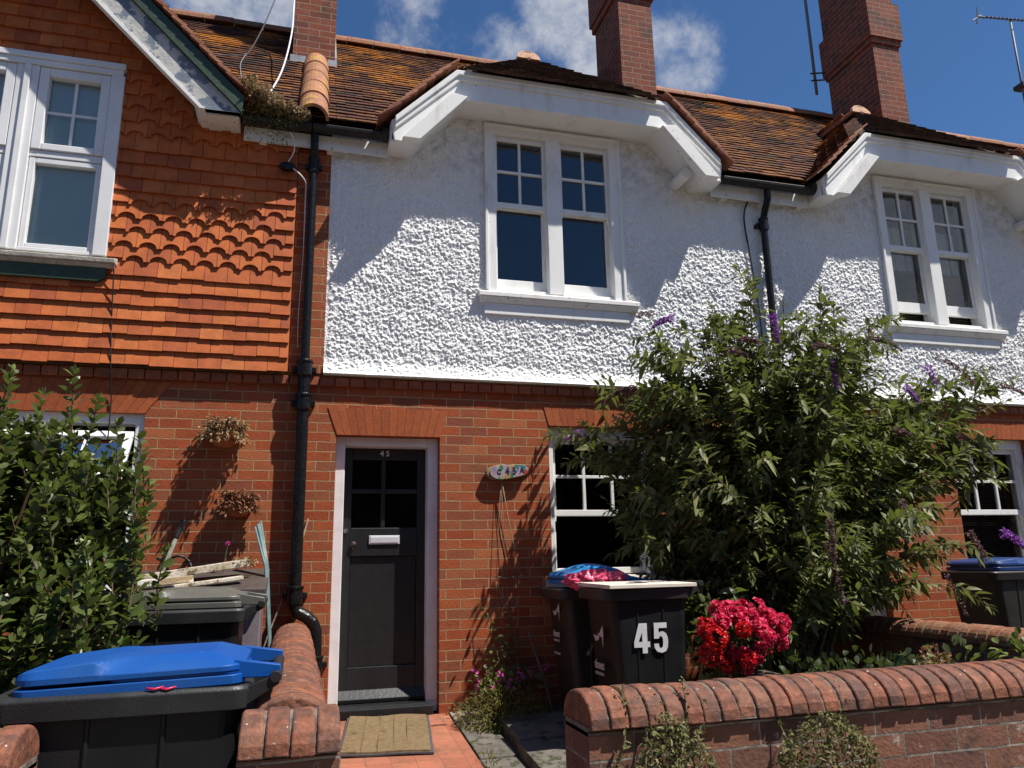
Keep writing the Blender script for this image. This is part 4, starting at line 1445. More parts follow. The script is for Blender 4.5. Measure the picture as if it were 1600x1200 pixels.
def tilt_box(mb, xa, xb, ta, tb, th=0.035, off=0.0):
    p = []
    for o_ in (off, off - th):
        for (x, t) in ((xa, ta), (xb, ta), (xb, tb), (xa, tb)):
            p.append((x, hy - math.sin(ang) * t - math.cos(ang) * o_, hz - math.cos(ang) * t + math.sin(ang) * o_))
    mb.hexa(p)


mb = MB()
Lw = 0.46
tilt_box(mb, -3.02, -1.182, 0.0, 0.055)
tilt_box(mb, -3.02, -1.182, Lw - 0.05, Lw)
tilt_box(mb, -1.235, -1.182, 0.055, Lw - 0.05)
tilt_box(mb, -3.02, -2.967, 0.055, Lw - 0.05)
for xx in (-1.48, -1.79, -2.1, -2.41, -2.72):
    tilt_box(mb, xx - 0.012, xx + 0.012, 0.055, Lw - 0.05, 0.02, -0.005)
s_ = mb.build('top_light', 'upvc', w, bevel=0.003)
mb = MB()
p = []
for x, t in ((-2.967, 0.055), (-1.235, 0.055), (-1.235, Lw - 0.05), (-2.967, Lw - 0.05)):
    p.append((x, hy - math.sin(ang) * t + math.cos(ang) * 0.018, hz - math.cos(ang) * t - math.sin(ang) * 0.018))
mb.quad(*p)
mb.build('pane', 'glass_low', s_, norm=False)
pane(w, -3.03, -1.175, 1.0, 1.58, 0.09, mt='glass_low')
room(w, -3.15, -1.08, 0.9, 2.25, 0.205, 2.4, 'room_dark')

# gable boards
hl = bpy.data.objects.new('gable', None)
COL.objects.link(hl)
hl.parent = HL
ya = -0.325
ZG = 4.72


def rake(mb, off0, off1, y0, y1, xe=1.56):
    """board along both rakes; off = vertical distance below the tile line"""
    zt = lambda x: ZG + 1.56 - abs(x)
    zc = 4.545
    k0, k1 = min(xe, ZG + 1.56 - off0 - zc), min(xe, ZG + 1.56 - off1 - zc)
    outer = [(-xe, max(zc, zt(xe) - off0)), (-k0, zt(k0) - off0), (0, zt(0) - off0), (k0, zt(k0) - off0), (xe, max(zc, zt(xe) - off0))]
    inner = [(-k1, zt(k1) - off1), (-k1 + 0.001, zt(k1 - 0.001) - off1), (0, zt(0) - off1), (k1 - 0.001, zt(k1 - 0.001) - off1), (k1, zt(k1) - off1)]
    mb.band([(CXL + x, z) for x, z in inner], [(CXL + x, z) for x, z in outer], y0, y1)


mb = MB()
rake(mb, 0.168, 0.435, ya, ya + 0.035)
mb.build('bargeboard', 'peeling', hl, bevel=0.003)
mb = MB()
rake(mb, 0.435, 0.472, ya - 0.012, ya + 0.06)
mb.build('bead', 'paint_old', hl, bevel=0.003)
mb = MB()
rake(mb, 0.02, 0.166, ya - 0.03, ya + 0.03, 1.58)
mb.build('cover_board', 'green_paint', hl, bevel=0.003)
mb = MB()
rake(mb, 0.10, 0.12, ya + 0.036, 0.0, 1.55)
mb.build('eaves_boards', 'roof_dark', hl)
for sgn in (-1, 1):
    mb = MB()
    mb.pxz([(CXL + sgn * 1.545, 4.53), (CXL + sgn * 1.26, 4.53), (CXL + sgn * 1.22, 4.58), (CXL + sgn * 1.545, 4.60)], ya + 0.04, -0.02)
    mb.build('soffit', 'paint_old', hl)
kl = 1.0
for sgn in (-1, 1):
    for part, yw0, wid, mt in (('verge', -0.385, 0.165, 'verge_tile'), ('roof_slope', -0.22, 1.9, 'roof')):
        mb = MB()
        keep = lambda q: zmain(q.y) < q.z + 0.10
        tile_field(mb, (CXL + sgn * 1.60, yw0, 4.70), (0, 1, 0), (-sgn, 0, kl), (sgn * kl, 0, 1), wid, 23, 0.1, 0.165, 0.22, 0.013, keep, stag=(part != 'verge'))
        mb.build(part, mt, hl)
mb = MB()
half_tiles(mb, (CXL, -0.34, 6.32), (CXL, 1.5, 6.32), 0.115, 6)
mb.build('ridge_tiles', 'ridge', hl)
main_roof(HL, -4.2, 0.0, [CXL])
gutter(HL, -0.555, -0.03)
gutter(HL, -4.2, -3.70)
mb = MB()
mb.box(-4.2, 0, 4.6, 4.75, -0.3, 4.7)
mb.box(-4.24, -4.2, 0.0, 4.6, -0.3, 4.5)
mb.build('back_wall', 'brick', HL)


# ------------------------------------------------------------------ garden walls
def garden_wall(label, p0, p1, ztop, hw, body_hw, zbot, pitch, mt='coping', cat='wall', ext0=0.0, ext1=0.0, h=0.105):
    t = thing('garden_wall', label, cat, (p0[0], p0[1], 0))
    zb = ztop - h
    a, b = Vector((p0[0], p0[1], 0)), Vector((p1[0], p1[1], 0))
    d = (b - a).normalized()
    s = d.cross(Vector((0, 0, 1)))
    q = [a - d * ext0 + s * body_hw, b + d * ext1 + s * body_hw, b + d * ext1 - s * body_hw, a - d * ext0 - s * body_hw]
    mb = MB()
    mb.hexa([(v.x, v.y, zbot) for v in q] + [(v.x, v.y, zb - 0.008) for v in q])
    mb.build('brickwork', 'old_brick', t)
    mb = MB()
    q = [a + s * (body_hw - 0.006), b + s * (body_hw - 0.006), b - s * (body_hw - 0.006), a - s * (body_hw - 0.006)]
    mb.hexa([(v.x, v.y, zb - 0.02) for v in q] + [(v.x, v.y, zb + 0.006) for v in q])
    coping_core(mb, (a.x + d.x * 0.012, a.y + d.y * 0.012, zb), (b.x - d.x * 0.012, b.y - d.y * 0.012, zb), hw * 0.955, h * 0.955)
    mb.build('mortar_bed', 'mortar', t)
    mb = MB()
    coping(mb, (a.x, a.y, zb), (b.x, b.y, zb), hw, h, pitch)
    mb.build('coping', mt, t, bevel=0.004)
    return t


garden_wall('low front garden wall with half-round brick coping and weeds, on the right of the path', (0.895, -3.50), (9.0, -3.50), 0.690, 0.135, 0.112, -0.5, 0.065)
garden_wall('short stub of brick garden wall left of the path, with three bricks of coping in view', (-0.135, -3.50), (0.145, -3.50), 0.690, 0.135, 0.112, -0.5, 0.078)
garden_wall('dividing garden wall with orange half-round coping, running from the drainpipe to the street', (0.0, -0.09), (0.0, -3.362), 0.700, 0.125, 0.105, -0.5, 0.074)
garden_wall('front garden wall end in the bottom left corner beside the blue lidded bin', (-9.0, -3.50), (-0.68, -3.50), 0.690, 0.135, 0.112, -0.5, 0.0715)
garden_wall('mossy dividing garden wall behind the purple bush, in front of the far blue lidded bin', (4.23, -0.05), (4.23, -3.362), 0.650, 0.125, 0.105, -0.5, 0.074, mt='coping_old')


# ------------------------------------------------------------------ wheelie bins
def rrect(w, d, r, cx=0.0, cy=0.0, n=5):
    pts = []
    for (sx, sy, a0) in ((1, 1, 0), (-1, 1, 90), (-1, -1, 180), (1, -1, 270)):
        for k in range(n + 1):
            a = R(a0 + 90 * k / n)
            pts.append((cx + sx * (w / 2 - r) + r * math.cos(a), cy + sy * (d / 2 - r) + r * math.sin(a)))
    return pts


def loft(mb, rings, cap=True):
    """rings: list of lists of 3-D points, same count"""
    n = len(rings[0])
    vs = [p for rg in rings for p in rg]
    fs = [(i * n + k, i * n + (k + 1) % n, (i + 1) * n + (k + 1) % n, (i + 1) * n + k) for i in range(len(rings) - 1) for k in range(n)]
    if cap:
        fs += [tuple(range(n))[::-1], tuple((len(rings) - 1) * n + k for k in range(n))]
    mb.add(vs, fs)


def ring(w, d, r, z, cx=0.0, cy=0.0, n=5):
    return [(x, y, z) for x, y in rrect(w, d, r, cx, cy, n)]


def lid_mesh(b, L, D, Wd, zr, mt, tilt=0.0, dome=0.03, grip=True):
    """bin lid: hinge at +x. L is the location of the bin"""
    mb = MB()
    x0, x1 = -D / 2 + 0.055, D / 2 - 0.02
    z0 = 0.004

    def T(p):
        x, y, z = p
        dx = x - x1
        c, s = math.cos(tilt), math.sin(tilt)
        return (L[0] + x1 + dx * c + z * s, L[1] + y, L[2] + zr - dx * s + z * c)
    w, cx = x1 - x0, (x0 + x1) / 2
    # lower flange, recessed waist at the grip, then the pressed top
    loft(mb, [[T(p) for p in ring(w, Wd * 0.97, 0.05, z, cx)] for z in (z0, z0 + 0.030)])
    w2 = w * 0.60
    cx2 = x1 - w2 / 2 - 0.012
    loft(mb, [[T(p) for p in ring(w2, Wd * 0.955, 0.05, z, cx2)] for z in (z0 + 0.030, z0 + 0.058)])
    w3 = w * 0.42
    cx3 = x0 + w3 / 2 + 0.02
    loft(mb, [[T(p) for p in ring(w3, Wd * 0.86, 0.04, z, cx3)] for z in (z0 + 0.030, z0 + 0.058)])
    # top plate as a height field: flat grip end, bevelled rear flanks
    nx, ny = 44, 30
    rows = []
    for i in range(nx + 1):
        u = i / nx
        x = x0 - 0.004 + (w + 0.004) * u
        edge = 1.0
        hw = Wd * 0.488
        cr = 0.07
        if x - x0 < cr:
            hw -= cr - math.sqrt(max(0, cr * cr - (cr - (x - x0)) ** 2)) if x > x0 else cr
        if x1 - x < cr:
            hw -= cr - math.sqrt(max(0, cr * cr - (cr - (x1 - x)) ** 2))
        rear = min(1, max(0, (u - 0.34) / 0.14))
        rear = rear * rear * (3 - 2 * rear)
        row = []
        for j in range(ny + 1):
            v = -1 + 2 * j / ny
            v = math.copysign(abs(v) ** 0.75, v)
            y = hw * v
            dedge = (1 - abs(v)) * hw
            dend = x1 - x
            be = 0.010 + 0.090 * rear
            k = min(1, dedge / be) if be > 0 else 1
            k2 = min(1, max(0, dend) / 0.10)
            kf = min(1, max(0, x - x0 + 0.004) / 0.02)
            f = min(k, k2)
            ft = 0.45 + 0.55 * min(1, max(0, x - x0) / 0.22) ** 0.8
            zt = z0 + 0.058 + 0.036 * f * ft * kf + dome * (1 - v * v) * math.sin(math.pi * min(1, u * 1.02))
            row.append(T((x, y, zt)))
        rows.append(row)
    n = ny + 1
    vs = [p for r_ in rows for p in r_]
    fs = [(i * n + j, i * n + j + 1, (i + 1) * n + j + 1, (i + 1) * n + j) for i in range(nx) for j in range(ny)]
    # skirt
    edge_idx = [j for j in range(n)] + [i * n + ny for i in range(1, nx + 1)] + [nx * n + j for j in range(ny - 1, -1, -1)] + [i * n for i in range(nx - 1, 0, -1)]
    base = len(vs)
    for e in edge_idx:
        x, y, z = vs[e]
        vs.append((x, y, z - 0.016))
    m_ = len(edge_idx)
    fs += [(edge_idx[k], edge_idx[(k + 1) % m_], base + (k + 1) % m_, base + k) for k in range(m_)]
    mb.add(vs, fs)
    # hinge arms
    for s in (-1, 1):
        y = s * Wd * 0.40
        a = [T((x1 - 0.05, y - 0.02, 0.02)), T((x1 - 0.05, y + 0.02, 0.02)), T((x1 - 0.03, y + 0.02, 0.075)), T((x1 - 0.03, y - 0.02, 0.075))]
        c = [T((x1 + 0.11, y - 0.016, 0.012)), T((x1 + 0.11, y + 0.016, 0.012)), T((x1 + 0.11, y + 0.016, 0.050)), T((x1 + 0.11, y - 0.016, 0.050))]
        mb.hexa([a[0], a[1], c[1], c[0], a[3], a[2], c[2], c[3]])
    o = mb.build('lid', mt, b, bevel=0.004)
    o.data.polygons.foreach_set('use_smooth', [True] * len(o.data.polygons))
    try:
        o.data.set_sharp_from_angle(angle=R(13))
    except Exception:
        pass
    return o


def wheelie_bin(label, loc, D, Wd, H, body='bin_black', rim='bin_rim', lid=None, tilt=0.0, rot=0.0, dome=0.02, group='wheelie bins in the front gardens'):
    b = thing('wheelie_bin', label, 'bin', loc, group)
    L = loc
    mb = MB()
    zb, zt = 0.05, H - 0.045
    rings = []
    for k in range(5):
        t = k / 4
        dd = D * (0.70 + 0.17 * t)
        ww = Wd * (0.76 + 0.15 * t)
        cx = D * 0.035 * (1 - t) + 0.0
        rings.append([(L[0] + x, L[1] + y, L[2] + zb + (zt - zb) * t) for x, y in rrect(dd, ww, 0.05, cx + D * 0.02)])
    loft(mb, rings)
    # moulded ribs down the long sides
    for s in (-1, 1):
        for fx in (-0.13, 0.16):
            p = []
            for z, t in ((zb + 0.12, 0.1), (zt - 0.02, 0.98)):
                y = s * Wd * (0.76 + 0.15 * t) / 2
                for dx, dy in ((-0.010, -0.004), (0.010, -0.004), (0.006, 0.006), (-0.006, 0.006)):
                    p.append((L[0] + D * fx + dx, L[1] + y + s * dy, L[2] + z))
            mb.hexa(p)
    mb.build('body', body, b, bevel=0.004)
    mb = MB()
    prof = [(0.0, H - 0.078, -0.05), (0.0, H - 0.070, 0.0), (0.0, H - 0.012, 0.006), (0.0, H, -0.004), (0.0, H, -0.07), (0.0, H - 0.03, -0.075)]
    rings = []
    for _, z, e in prof:
        rings.append([(L[0] + x, L[1] + y, L[2] + z) for x, y in rrect(D + 2 * e, Wd + 2 * e, max(0.02, 0.055 + e), -0.0)])
    loft(mb, rings)
    o = mb.build('rim', rim, b, bevel=0.003)
    o.data.polygons.foreach_set('use_smooth', [True] * len(o.data.polygons))
    try:
        o.data.set_sharp_from_angle(angle=R(32))
    except Exception:
        pass
    mb = MB()
    hx, hz = L[0] + D / 2 + 0.075, L[2] + H + 0.018
    mb.tube([(hx, L[1] - Wd * 0.47, hz), (hx, L[1] + Wd * 0.47, hz)], 0.019, 12)
    for s in (-1, -0.25, 0.25, 1):
        y = L[1] + s * Wd * 0.43
        mb.hexa([(hx - 0.10, y - 0.014, hz - 0.09), (hx - 0.10, y + 0.014, hz - 0.09), (hx + 0.012, y + 0.014, hz - 0.022), (hx + 0.012, y - 0.014, hz - 0.022),
                 (hx - 0.10, y - 0.014, hz - 0.03), (hx - 0.10, y + 0.014, hz - 0.03), (hx + 0.012, y + 0.014, hz + 0.012), (hx + 0.012, y - 0.014, hz + 0.012)])
    mb.build('handle', 'rubber', b, bevel=0.003)
    for s in (-1, 1):
        mb = MB()
        mb.lathe([(0.02, -0.025), (0.095, -0.022), (0.10, -0.012), (0.10, 0.012), (0.095, 0.022), (0.02, 0.025)], (L[0] + D * 0.38, L[1] + s * Wd * 0.42, L[2] + 0.10), 20, 'y')
        mb.build('wheel', 'rubber', b)
    if lid:
        lid_mesh(b, L, D, Wd, H, lid, tilt, dome)
    b.rotation_euler = (0, 0, rot)
    return b


def poly_sign(b, polys, loc, right, up, s, mt, name='lettering'):
    """flat cut-out characters from 2-D outlines, thickened 1.5 mm"""
    r, u = Vector(right), Vector(up)
    n = r.cross(u)
    mb = MB()
    for poly in polys:
        mb.prism([Vector(loc) + r * (x * s) + u * (y * s) for x, y in poly], n * 0.0015)
    return mb.build(name, mt, b)


def five(x0):
    P = [(0, 1), (0.50, 1), (0.50, 0.80), (0.19, 0.80), (0.18, 0.64)]
    P = [(0.04, 1), (0.52, 1), (0.52, 0.82), (0.21, 0.82), (0.20, 0.66)]
    arc = [(0.27, 0.70), (0.36, 0.71), (0.46, 0.66), (0.53, 0.55), (0.55, 0.36), (0.53, 0.16), (0.45, 0.04), (0.30, -0.01), (0.14, 0.03), (0.05, 0.12), (0.01, 0.28)]
    inn = [(0.20, 0.30), (0.21, 0.19), (0.27, 0.145), (0.33, 0.18), (0.36, 0.28), (0.36, 0.42), (0.33, 0.53), (0.27, 0.555), (0.21, 0.51), (0.20, 0.47)]
    # split into quads strips to keep every polygon simple
    A = [(0.03, 1), (0.52, 1), (0.52, 0.82), (0.03, 0.82)]
    Bq = [(0.03, 0.818), (0.20, 0.818), (0.20, 0.47), (0.02, 0.47)]
    outer = [(0.201, 0.66), (0.29, 0.705), (0.38, 0.70), (0.48, 0.64), (0.54, 0.52), (0.555, 0.36), (0.535, 0.17), (0.46, 0.04), (0.30, -0.012), (0.13, 0.035), (0.035, 0.15), (0.012, 0.30)]
    inner = [(0.201, 0.472), (0.235, 0.535), (0.275, 0.555), (0.325, 0.53), (0.355, 0.46), (0.362, 0.36), (0.352, 0.24), (0.325, 0.165), (0.27, 0.142), (0.225, 0.165), (0.200, 0.22), (0.192, 0.30)]
    strips = [[outer[i], outer[i + 1], inner[i + 1], inner[i]] for i in range(len(outer) - 1)]
    return [[(x + x0, y) for x, y in q] for q in [A, Bq] + strips]


def four(x0):
    q = [[(0.30, 1), (0.50, 1), (0.50, 0), (0.31, 0)], [(0.30, 1), (0.308, 0.40), (0.16, 0.40), (0.12, 0.40)],
         [(0.0, 0.385), (0.31, 0.385), (0.31, 0.22), (0.0, 0.22)], [(0.502, 0.385), (0.60, 0.385), (0.60, 0.22), (0.502, 0.22)]]
    q = [[(0.31, 1), (0.50, 1), (0.50, 0), (0.31, 0)],
         [(0.195, 1), (0.308, 1), (0.308, 0.70), (0.165, 0.385), (0.0, 0.385)],
         [(0.0, 0.383), (0.308, 0.383), (0.308, 0.20), (0.0, 0.20)], [(0.502, 0.383), (0.60, 0.383), (0.60, 0.20), (0.502, 0.20)]]
    return [[(x + x0, y) for x, y in p] for p in q]


def council_mark(b, x, y, ztop, s):
    """moulded emblem and small lines of print on the front of a bin"""
    P = lambda pts: [(px * s, pz * s) for px, pz in pts]
    wave = [[(-0.5, 0.05), (-0.25, -0.18), (0.05, -0.10), (0.12, 0.10), (-0.1, 0.02), (-0.3, 0.02)],
            [(-0.12, 0.10), (0.12, 0.12), (0.45, 0.42), (0.5, 0.15), (0.42, -0.35), (0.36, -0.02), (0.2, 0.02), (0.06, 0.06)]]
    poly_sign(b, wave, (x, y, ztop), (0, -1, 0), (0, 0, 1), s * 1.15, 'faded_print', 'emblem')
    text_mesh('thanet', s * 0.50, 'lettering', 'faded_print', b, (x - 0.001, y, ztop - 1.15 * s), right=(0, -1, 0), sx=0.8, offset=0.001)
    text_mesh('DISTRICT COUNCIL', s * 0.17, 'lettering', 'faded_print', b, (x - 0.001, y, ztop - 1.50 * s), right=(0, -1, 0), sx=0.62)
    text_mesh('www.thanet.gov.uk', s * 0.19, 'lettering', 'faded_print', b, (x - 0.001, y, ztop - 2.15 * s), right=(0, -1, 0), sx=0.70)


b1 = wheelie_bin('black wheelie bin with a dusty royal blue lid, nearest bin, before the leafy shrub', (-0.482, -3.085, -0.278), 0.72, 0.54, 1.018, 'bin_black', 'bin_rim', 'lid_blue', tilt=R(-1.5), dome=0.004)
b2 = wheelie_bin('dark wheelie bin with a closed grey lid beside the leafy shrub', (-0.585, -1.32, -0.12), 0.68, 0.54, 1.005, 'bin_black', 'bin_rim', 'lid_grey', dome=0.012)
bA = wheelie_bin('black wheelie bin marked 45 in big white figures with a board on top', (2.145, -1.20, -0.030), 0.60, 0.51, 0.95, 'bin_black', 'bin_rim', None)
bB = wheelie_bin('dark brown wheelie bin with its bright blue lid propped up by a pink bag', (2.075, -0.58, -0.05), 0.60, 0.50, 0.955, 'bin_dark', 'bin_rim', 'lid_cyan', tilt=R(2.6), dome=0.06)
bC = wheelie_bin('dark wheelie bin with a blue lid in the garden beyond the mossy dividing wall', (5.83, -0.60, -0.04), 0.72, 0.56, 0.985, 'bin_dark', 'bin_dark', 'lid_blue_shaded', dome=0.012)
# big house number on the long side of the bin
yA = -1.20 - 0.51 * 0.865 / 2
poly_sign(bA, four(0) + five(0.74), (2.035, yA - 0.006, 0.53), (1, 0, 0), (0, -0.030, 1), 0.178, 'white_print', 'house_number')
council_mark(bA, 2.145 - 0.30 * 0.835 - 0.004, -1.20, 0.62, 0.150)
council_mark(bB, 2.075 - 0.30 * 0.845 - 0.004, -0.58, 0.74, 0.13)

M['red_scrap'] = simple('red_scrap', (0.50, 0.015, 0.07), None, rough=0.4)
# pink litter showing under the nearest lid, part of that bin's contents
mb = MB()
for (xa, xb, z) in ((-0.42, -0.37, 0.748), (-0.385, -0.335, 0.746)):
    mb.tube([(xa, -3.352, z), ((xa + xb) / 2, -3.356, z - 0.004), (xb, -3.352, z + 0.002)], [0.003, 0.0045, 0.0025], 7)
tag(mb.build('wrapper', 'red_scrap', smooth=True), 'scrap of pink wrapper caught under the royal blue bin lid', 'wrapper')

# board, bags on the bins by the door
mb = MB()
mb.hexa([(1.86, -1.50, 0.922), (2.47, -1.47, 0.922), (2.44, -0.99, 0.928), (1.83, -1.02, 0.930), (1.86, -1.50, 0.946), (2.47, -1.47, 0.946), (2.44, -0.99, 0.952), (1.83, -1.02, 0.954)])
tag(mb.build('board', 'white_board', bevel=0.003), 'cream coloured board lying across the top of the bin numbered 45', 'board')


def blob(name, c, r, mt, amp, freq, seed, n=36, m_=20, zmin=None):
    rg = np.random.default_rng(seed)
    ph = rg.random((10, 4)) * 6.28
    dr = rg.normal(size=(10, 3))
    vs, fs = [], []
    for i in range(m_ + 1):
        th = math.pi * i / m_
        for k in range(n):
            a = 2 * math.pi * k / n
            d = np.array([math.sin(th) * math.cos(a), math.sin(th) * math.sin(a), math.cos(th)])
            h = sum(abs(math.sin(freq * (d @ dr[q]) + ph[q, 0])) for q in range(10)) / 10 - 0.6
            p = np.array(c) + d * np.array(r) * (1 + amp * h)
            if zmin is not None:
                p[2] = max(p[2], zmin)
            vs.append(tuple(p))
    for i in range(m_):
        for k in range(n):
            fs.append((i * n + k, i * n + (k + 1) % n, (i + 1) * n + (k + 1) % n, (i + 1) * n + k))
    return mesh_obj(name, vs, fs, mt)


tag(blob('plastic_bag', (2.02, -0.88, 0.955), (0.19, 0.10, 0.075), 'pink_bag', 1.2, 4.0, 5), 'crumpled pink plastic bag bulging from under the bright blue lid', 'bag')
tag(blob('plastic_bag', (2.52, -0.86, 0.90), (0.07, 0.06, 0.05), 'pink_bag', 1.3, 4.0, 9), 'small pink plastic bag tucked behind the right end of the bin numbered 45', 'bag')

# ------------------------------------------------------------------ storage box, planks, tools by the left house
t = thing('storage_box', 'low storage box with a brown sloping lid and mauve side, behind the grey lidded bin', 'box', (-0.58, -0.45, 0))
mb = MB()
mb.prism([(-0.96, -0.72, -0.05), (-0.96, -0.72, 0.915), (-0.96, -0.28, 1.03), (-0.96, -0.28, -0.05)], (0.755, 0, 0))
mb.build('body', 'box_side', t, bevel=0.006)
mb = MB()
mb.prism([(-1.0, -0.80, 0.915), (-1.0, -0.80, 0.965), (-1.0, -0.25, 1.085), (-1.0, -0.25, 1.045), (-1.0, -0.73, 0.918)], (0.825, 0, 0))
mb.build('lid', 'box_lid', t, bevel=0.008)


def plank(p0, p1, w, th, mt, label, roll=0.0):
    p0, p1 = Vector(p0), Vector(p1)
    d = (p1 - p0).normalized()
    s = d.cross(Vector((0, 0, 1))).normalized()
    s = (s * math.cos(roll) + d.cross(s) * math.sin(roll)).normalized()
    u = s.cross(d)
    mb = MB()
    mb.hexa([p0 - s * w / 2, p1 - s * w / 2, p1 + s * w / 2, p0 + s * w / 2, p0 - s * w / 2 + u * th, p1 - s * w / 2 + u * th, p1 + s * w / 2 + u * th, p0 + s * w / 2 + u * th])
    return tag(mb.build('plank', mt, bevel=0.004), label, 'plank', 'old planks on the storage box')


plank((-0.98, -0.66, 1.005), (-0.31, -0.50, 1.10), 0.11, 0.048, 'timber_white', 'flaking white painted plank, uppermost on the storage box')
plank((-0.93, -0.78, 0.985), (-0.62, -0.70, 1.010), 0.05, 0.042, 'timber', 'bare splintered piece of wood in front of the white plank')
plank((-0.72, -0.80, 0.972), (-0.33, -0.66, 1.018), 0.07, 0.025, 'timber_white', 'thin pale batten lying under the white plank on the storage box')

t = thing('garden_spade', 'old spade with a black grip leaning on the brick wall above the planks', 'spade', (-1.05, -0.35, -0.03))
mb = MB()
mb.tube([(-0.825, -0.07, 1.31), (-0.905, -0.12, 1.03), (-1.06, -0.33, 0.25)], [0.014, 0.015, 0.016], 10)
mb.build('shaft', 'grey_handle', t, smooth=True)
mb = MB()
mb.tube([(-0.787, -0.05, 1.43), (-0.826, -0.071, 1.305)], 0.019, 10)
mb.build('grip', 'rubber', t, bevel=0.003)
mb = MB()
mb.prism([(-1.15, -0.33, 0.27), (-0.97, -0.33, 0.27), (-0.985, -0.37, 0.03), (-1.06, -0.39, -0.03), (-1.135, -0.37, 0.03)], (0, 0.004, 0))
mb.build('blade', 'iron_dark', t)

mb = MB()
mb.tube([(-0.90 + 0.095 + 0.10 * math.cos(math.pi * k / 16) * (1), -0.035 - 0.01 * math.sin(k), 1.045 + 0.135 * math.sin(math.pi * k / 16)) for k in range(17)][::-1] + [(-0.69, -0.06, 0.9), (-0.68, -0.1, 0.4)], 0.009, 8)
mb.tube([(-0.905, -0.035, 1.045), (-0.91, -0.08, 0.8), (-0.9, -0.15, 0.3)], 0.009, 8)
tag(mb.build('hose_loop', 'black_cable', smooth=True), 'dark loop of hose arching against the brick wall beside the spade', 'hose')

mb = MB()
for k in range(6):
    a = random.uniform(-1, 1)
    mb.tube([(-0.135 + 0.004 * a, -0.62 + 0.006 * k, -0.02), (-0.145 + 0.006 * a, -0.58 + 0.006 * k, 0.65), (-0.19 + 0.012 * a, -0.50 + 0.006 * k, 1.1), (-0.262 + 0.026 * a, -0.40 + 0.006 * k, 1.385 + 0.03 * a)], 0.0075, 6)
tag(mb.build('plant_stakes', 'teal', smooth=True), 'bundle of thin teal plastic stakes standing against the storage box', 'stakes')
mb = MB()
mb.tube([(0.073, -0.012, 1.44), (-0.02, -0.022, 1.05), (-0.168, -0.10, 0.63), (-0.36, -0.30, 0.0)], 0.006, 7)
tag(mb.build('bamboo_cane', 'wood_stick', smooth=True), 'thin bamboo cane leaning behind the black drainpipe', 'cane')

# ------------------------------------------------------------------ wall planters
def wall_planter(c, r, label, mt, seed, lean):
    t = thing('wall_planter', label, 'planter', (c[0], -0.01, c[2]), 'dried up planters on the brick wall')
    mb = MB()
    prof = [(0.30, -0.62), (0.55, -0.55), (0.78, -0.30), (0.92, -0.05), (1.0, 0.0), (1.0, 0.10), (0.90, 0.10), (0.86, -0.02)]
    n = 12
    rings = []
    for rr, h in prof:
        rings.append([(c[0] + rr * r * math.cos(math.pi + math.pi * k / n), -0.006 + 1.6 * rr * r * math.sin(math.pi + math.pi * k / n), c[2] + h * r * 1.25) for k in range(n + 1)])
    m_ = n + 1
    vs = [p for q in rings for p in q]
    fs = [(i * m_ + k, i * m_ + k + 1, (i + 1) * m_ + k + 1, (i + 1) * m_ + k) for i in range(len(rings) - 1) for k in range(n)]
    fs += [tuple(range(m_))]
    fs += [tuple([i * m_ for i in range(len(rings))] + [i * m_ + n for i in range(len(rings) - 1, -1, -1)])]
    mb.add(vs, fs)
    for hz in (0.0, -0.18, -0.36):   # moulded bands round the pot
        rr = r * (1.02 if hz == 0 else 0.9 + hz * 0.35)
        mb.tube([(c[0] + rr * math.cos(math.pi + math.pi * k / n), -0.006 + 1.6 * rr * math.sin(math.pi + math.pi * k / n), c[2] + hz * r * 1.25) for k in range(n + 1)], 0.006, 6)
    mb.build('pot', 'terracotta', t, smooth=False)
    rg = np.random.default_rng(seed)
    P, D = [], []
    for k in range(110):
        a = rg.uniform(0, 2 * math.pi)
        s = np.array([c[0] + r * 0.7 * math.cos(a), -0.006 - abs(r * 1.2 * math.sin(a)) - 0.02, c[2] + 0.02])
        out = np.array([math.cos(a) * 0.9 + lean, -abs(math.sin(a)) * 0.8 - 0.1, rg.uniform(-0.55, 1.2)])
        out /= np.linalg.norm(out)
        e = s + out * r * rg.uniform(0.35, 0.95)
        if out[2] < 0.2:
            e[2] -= r * 0.5
        for q in np.linspace(0.1, 1, 11):
            p = s + (e - s) * q
            p[2] += 0.25 * r * math.sin(q * 3.1)
            P.append(p)
            D.append(rg.normal(size=3) * 0.8 + out)
    leaf_cloud('plant', P, D, rg.uniform(0.016, 0.036, len(P)), 0.016, mt, t, rng=rg, droop=0.4)


wall_planter((-0.555, 0, 2.055), 0.12, 'upper wall planter on the brick wall, spilling straw coloured dried plants', 'leaf_dry', 3, 0.25)
wall_planter((-0.425, 0, 1.535), 0.105, 'lower wall planter on the brick wall, with withered russet plants', 'leaf_russet', 4, 0.15)

# ------------------------------------------------------------------ house sign by the door
mt, g, bs = newmat('painted_sign')
p = pos(g)
mp = g.n('ShaderNodeMapping', {0: p, 2: (0, R(25), 0), 3: (30, 1, 16)}).outputs[0]
vo = g.n('ShaderNodeTexVoronoi', {'Vector': mp, 'Scale': 1.0})
hs = g.n('ShaderNodeSeparateColor', {0: vo.outputs['Color']})
col = g.ramp(hs.outputs[0], [(0.0, (0.36, 0.34, 0.26)), (0.18, (0.40, 0.25, 0.05)), (0.32, (0.24, 0.19, 0.30)), (0.46, (0.03, 0.16, 0.30)), (0.58, (0.38, 0.05, 0.03)), (0.64, (0.05, 0.17, 0.07)), (0.74, (0.38, 0.27, 0.29)), (0.88, (0.06, 0.22, 0.33))], 'CONSTANT')
setin(g, bs, color=col, rough=0.4)
M['sign'] = mt
t = thing('house_sign', 'driftwood house sign painted in many colours, reading C45A, on the wall right of the door', 'sign', (1.62, -0.03, 1.80))
out = []
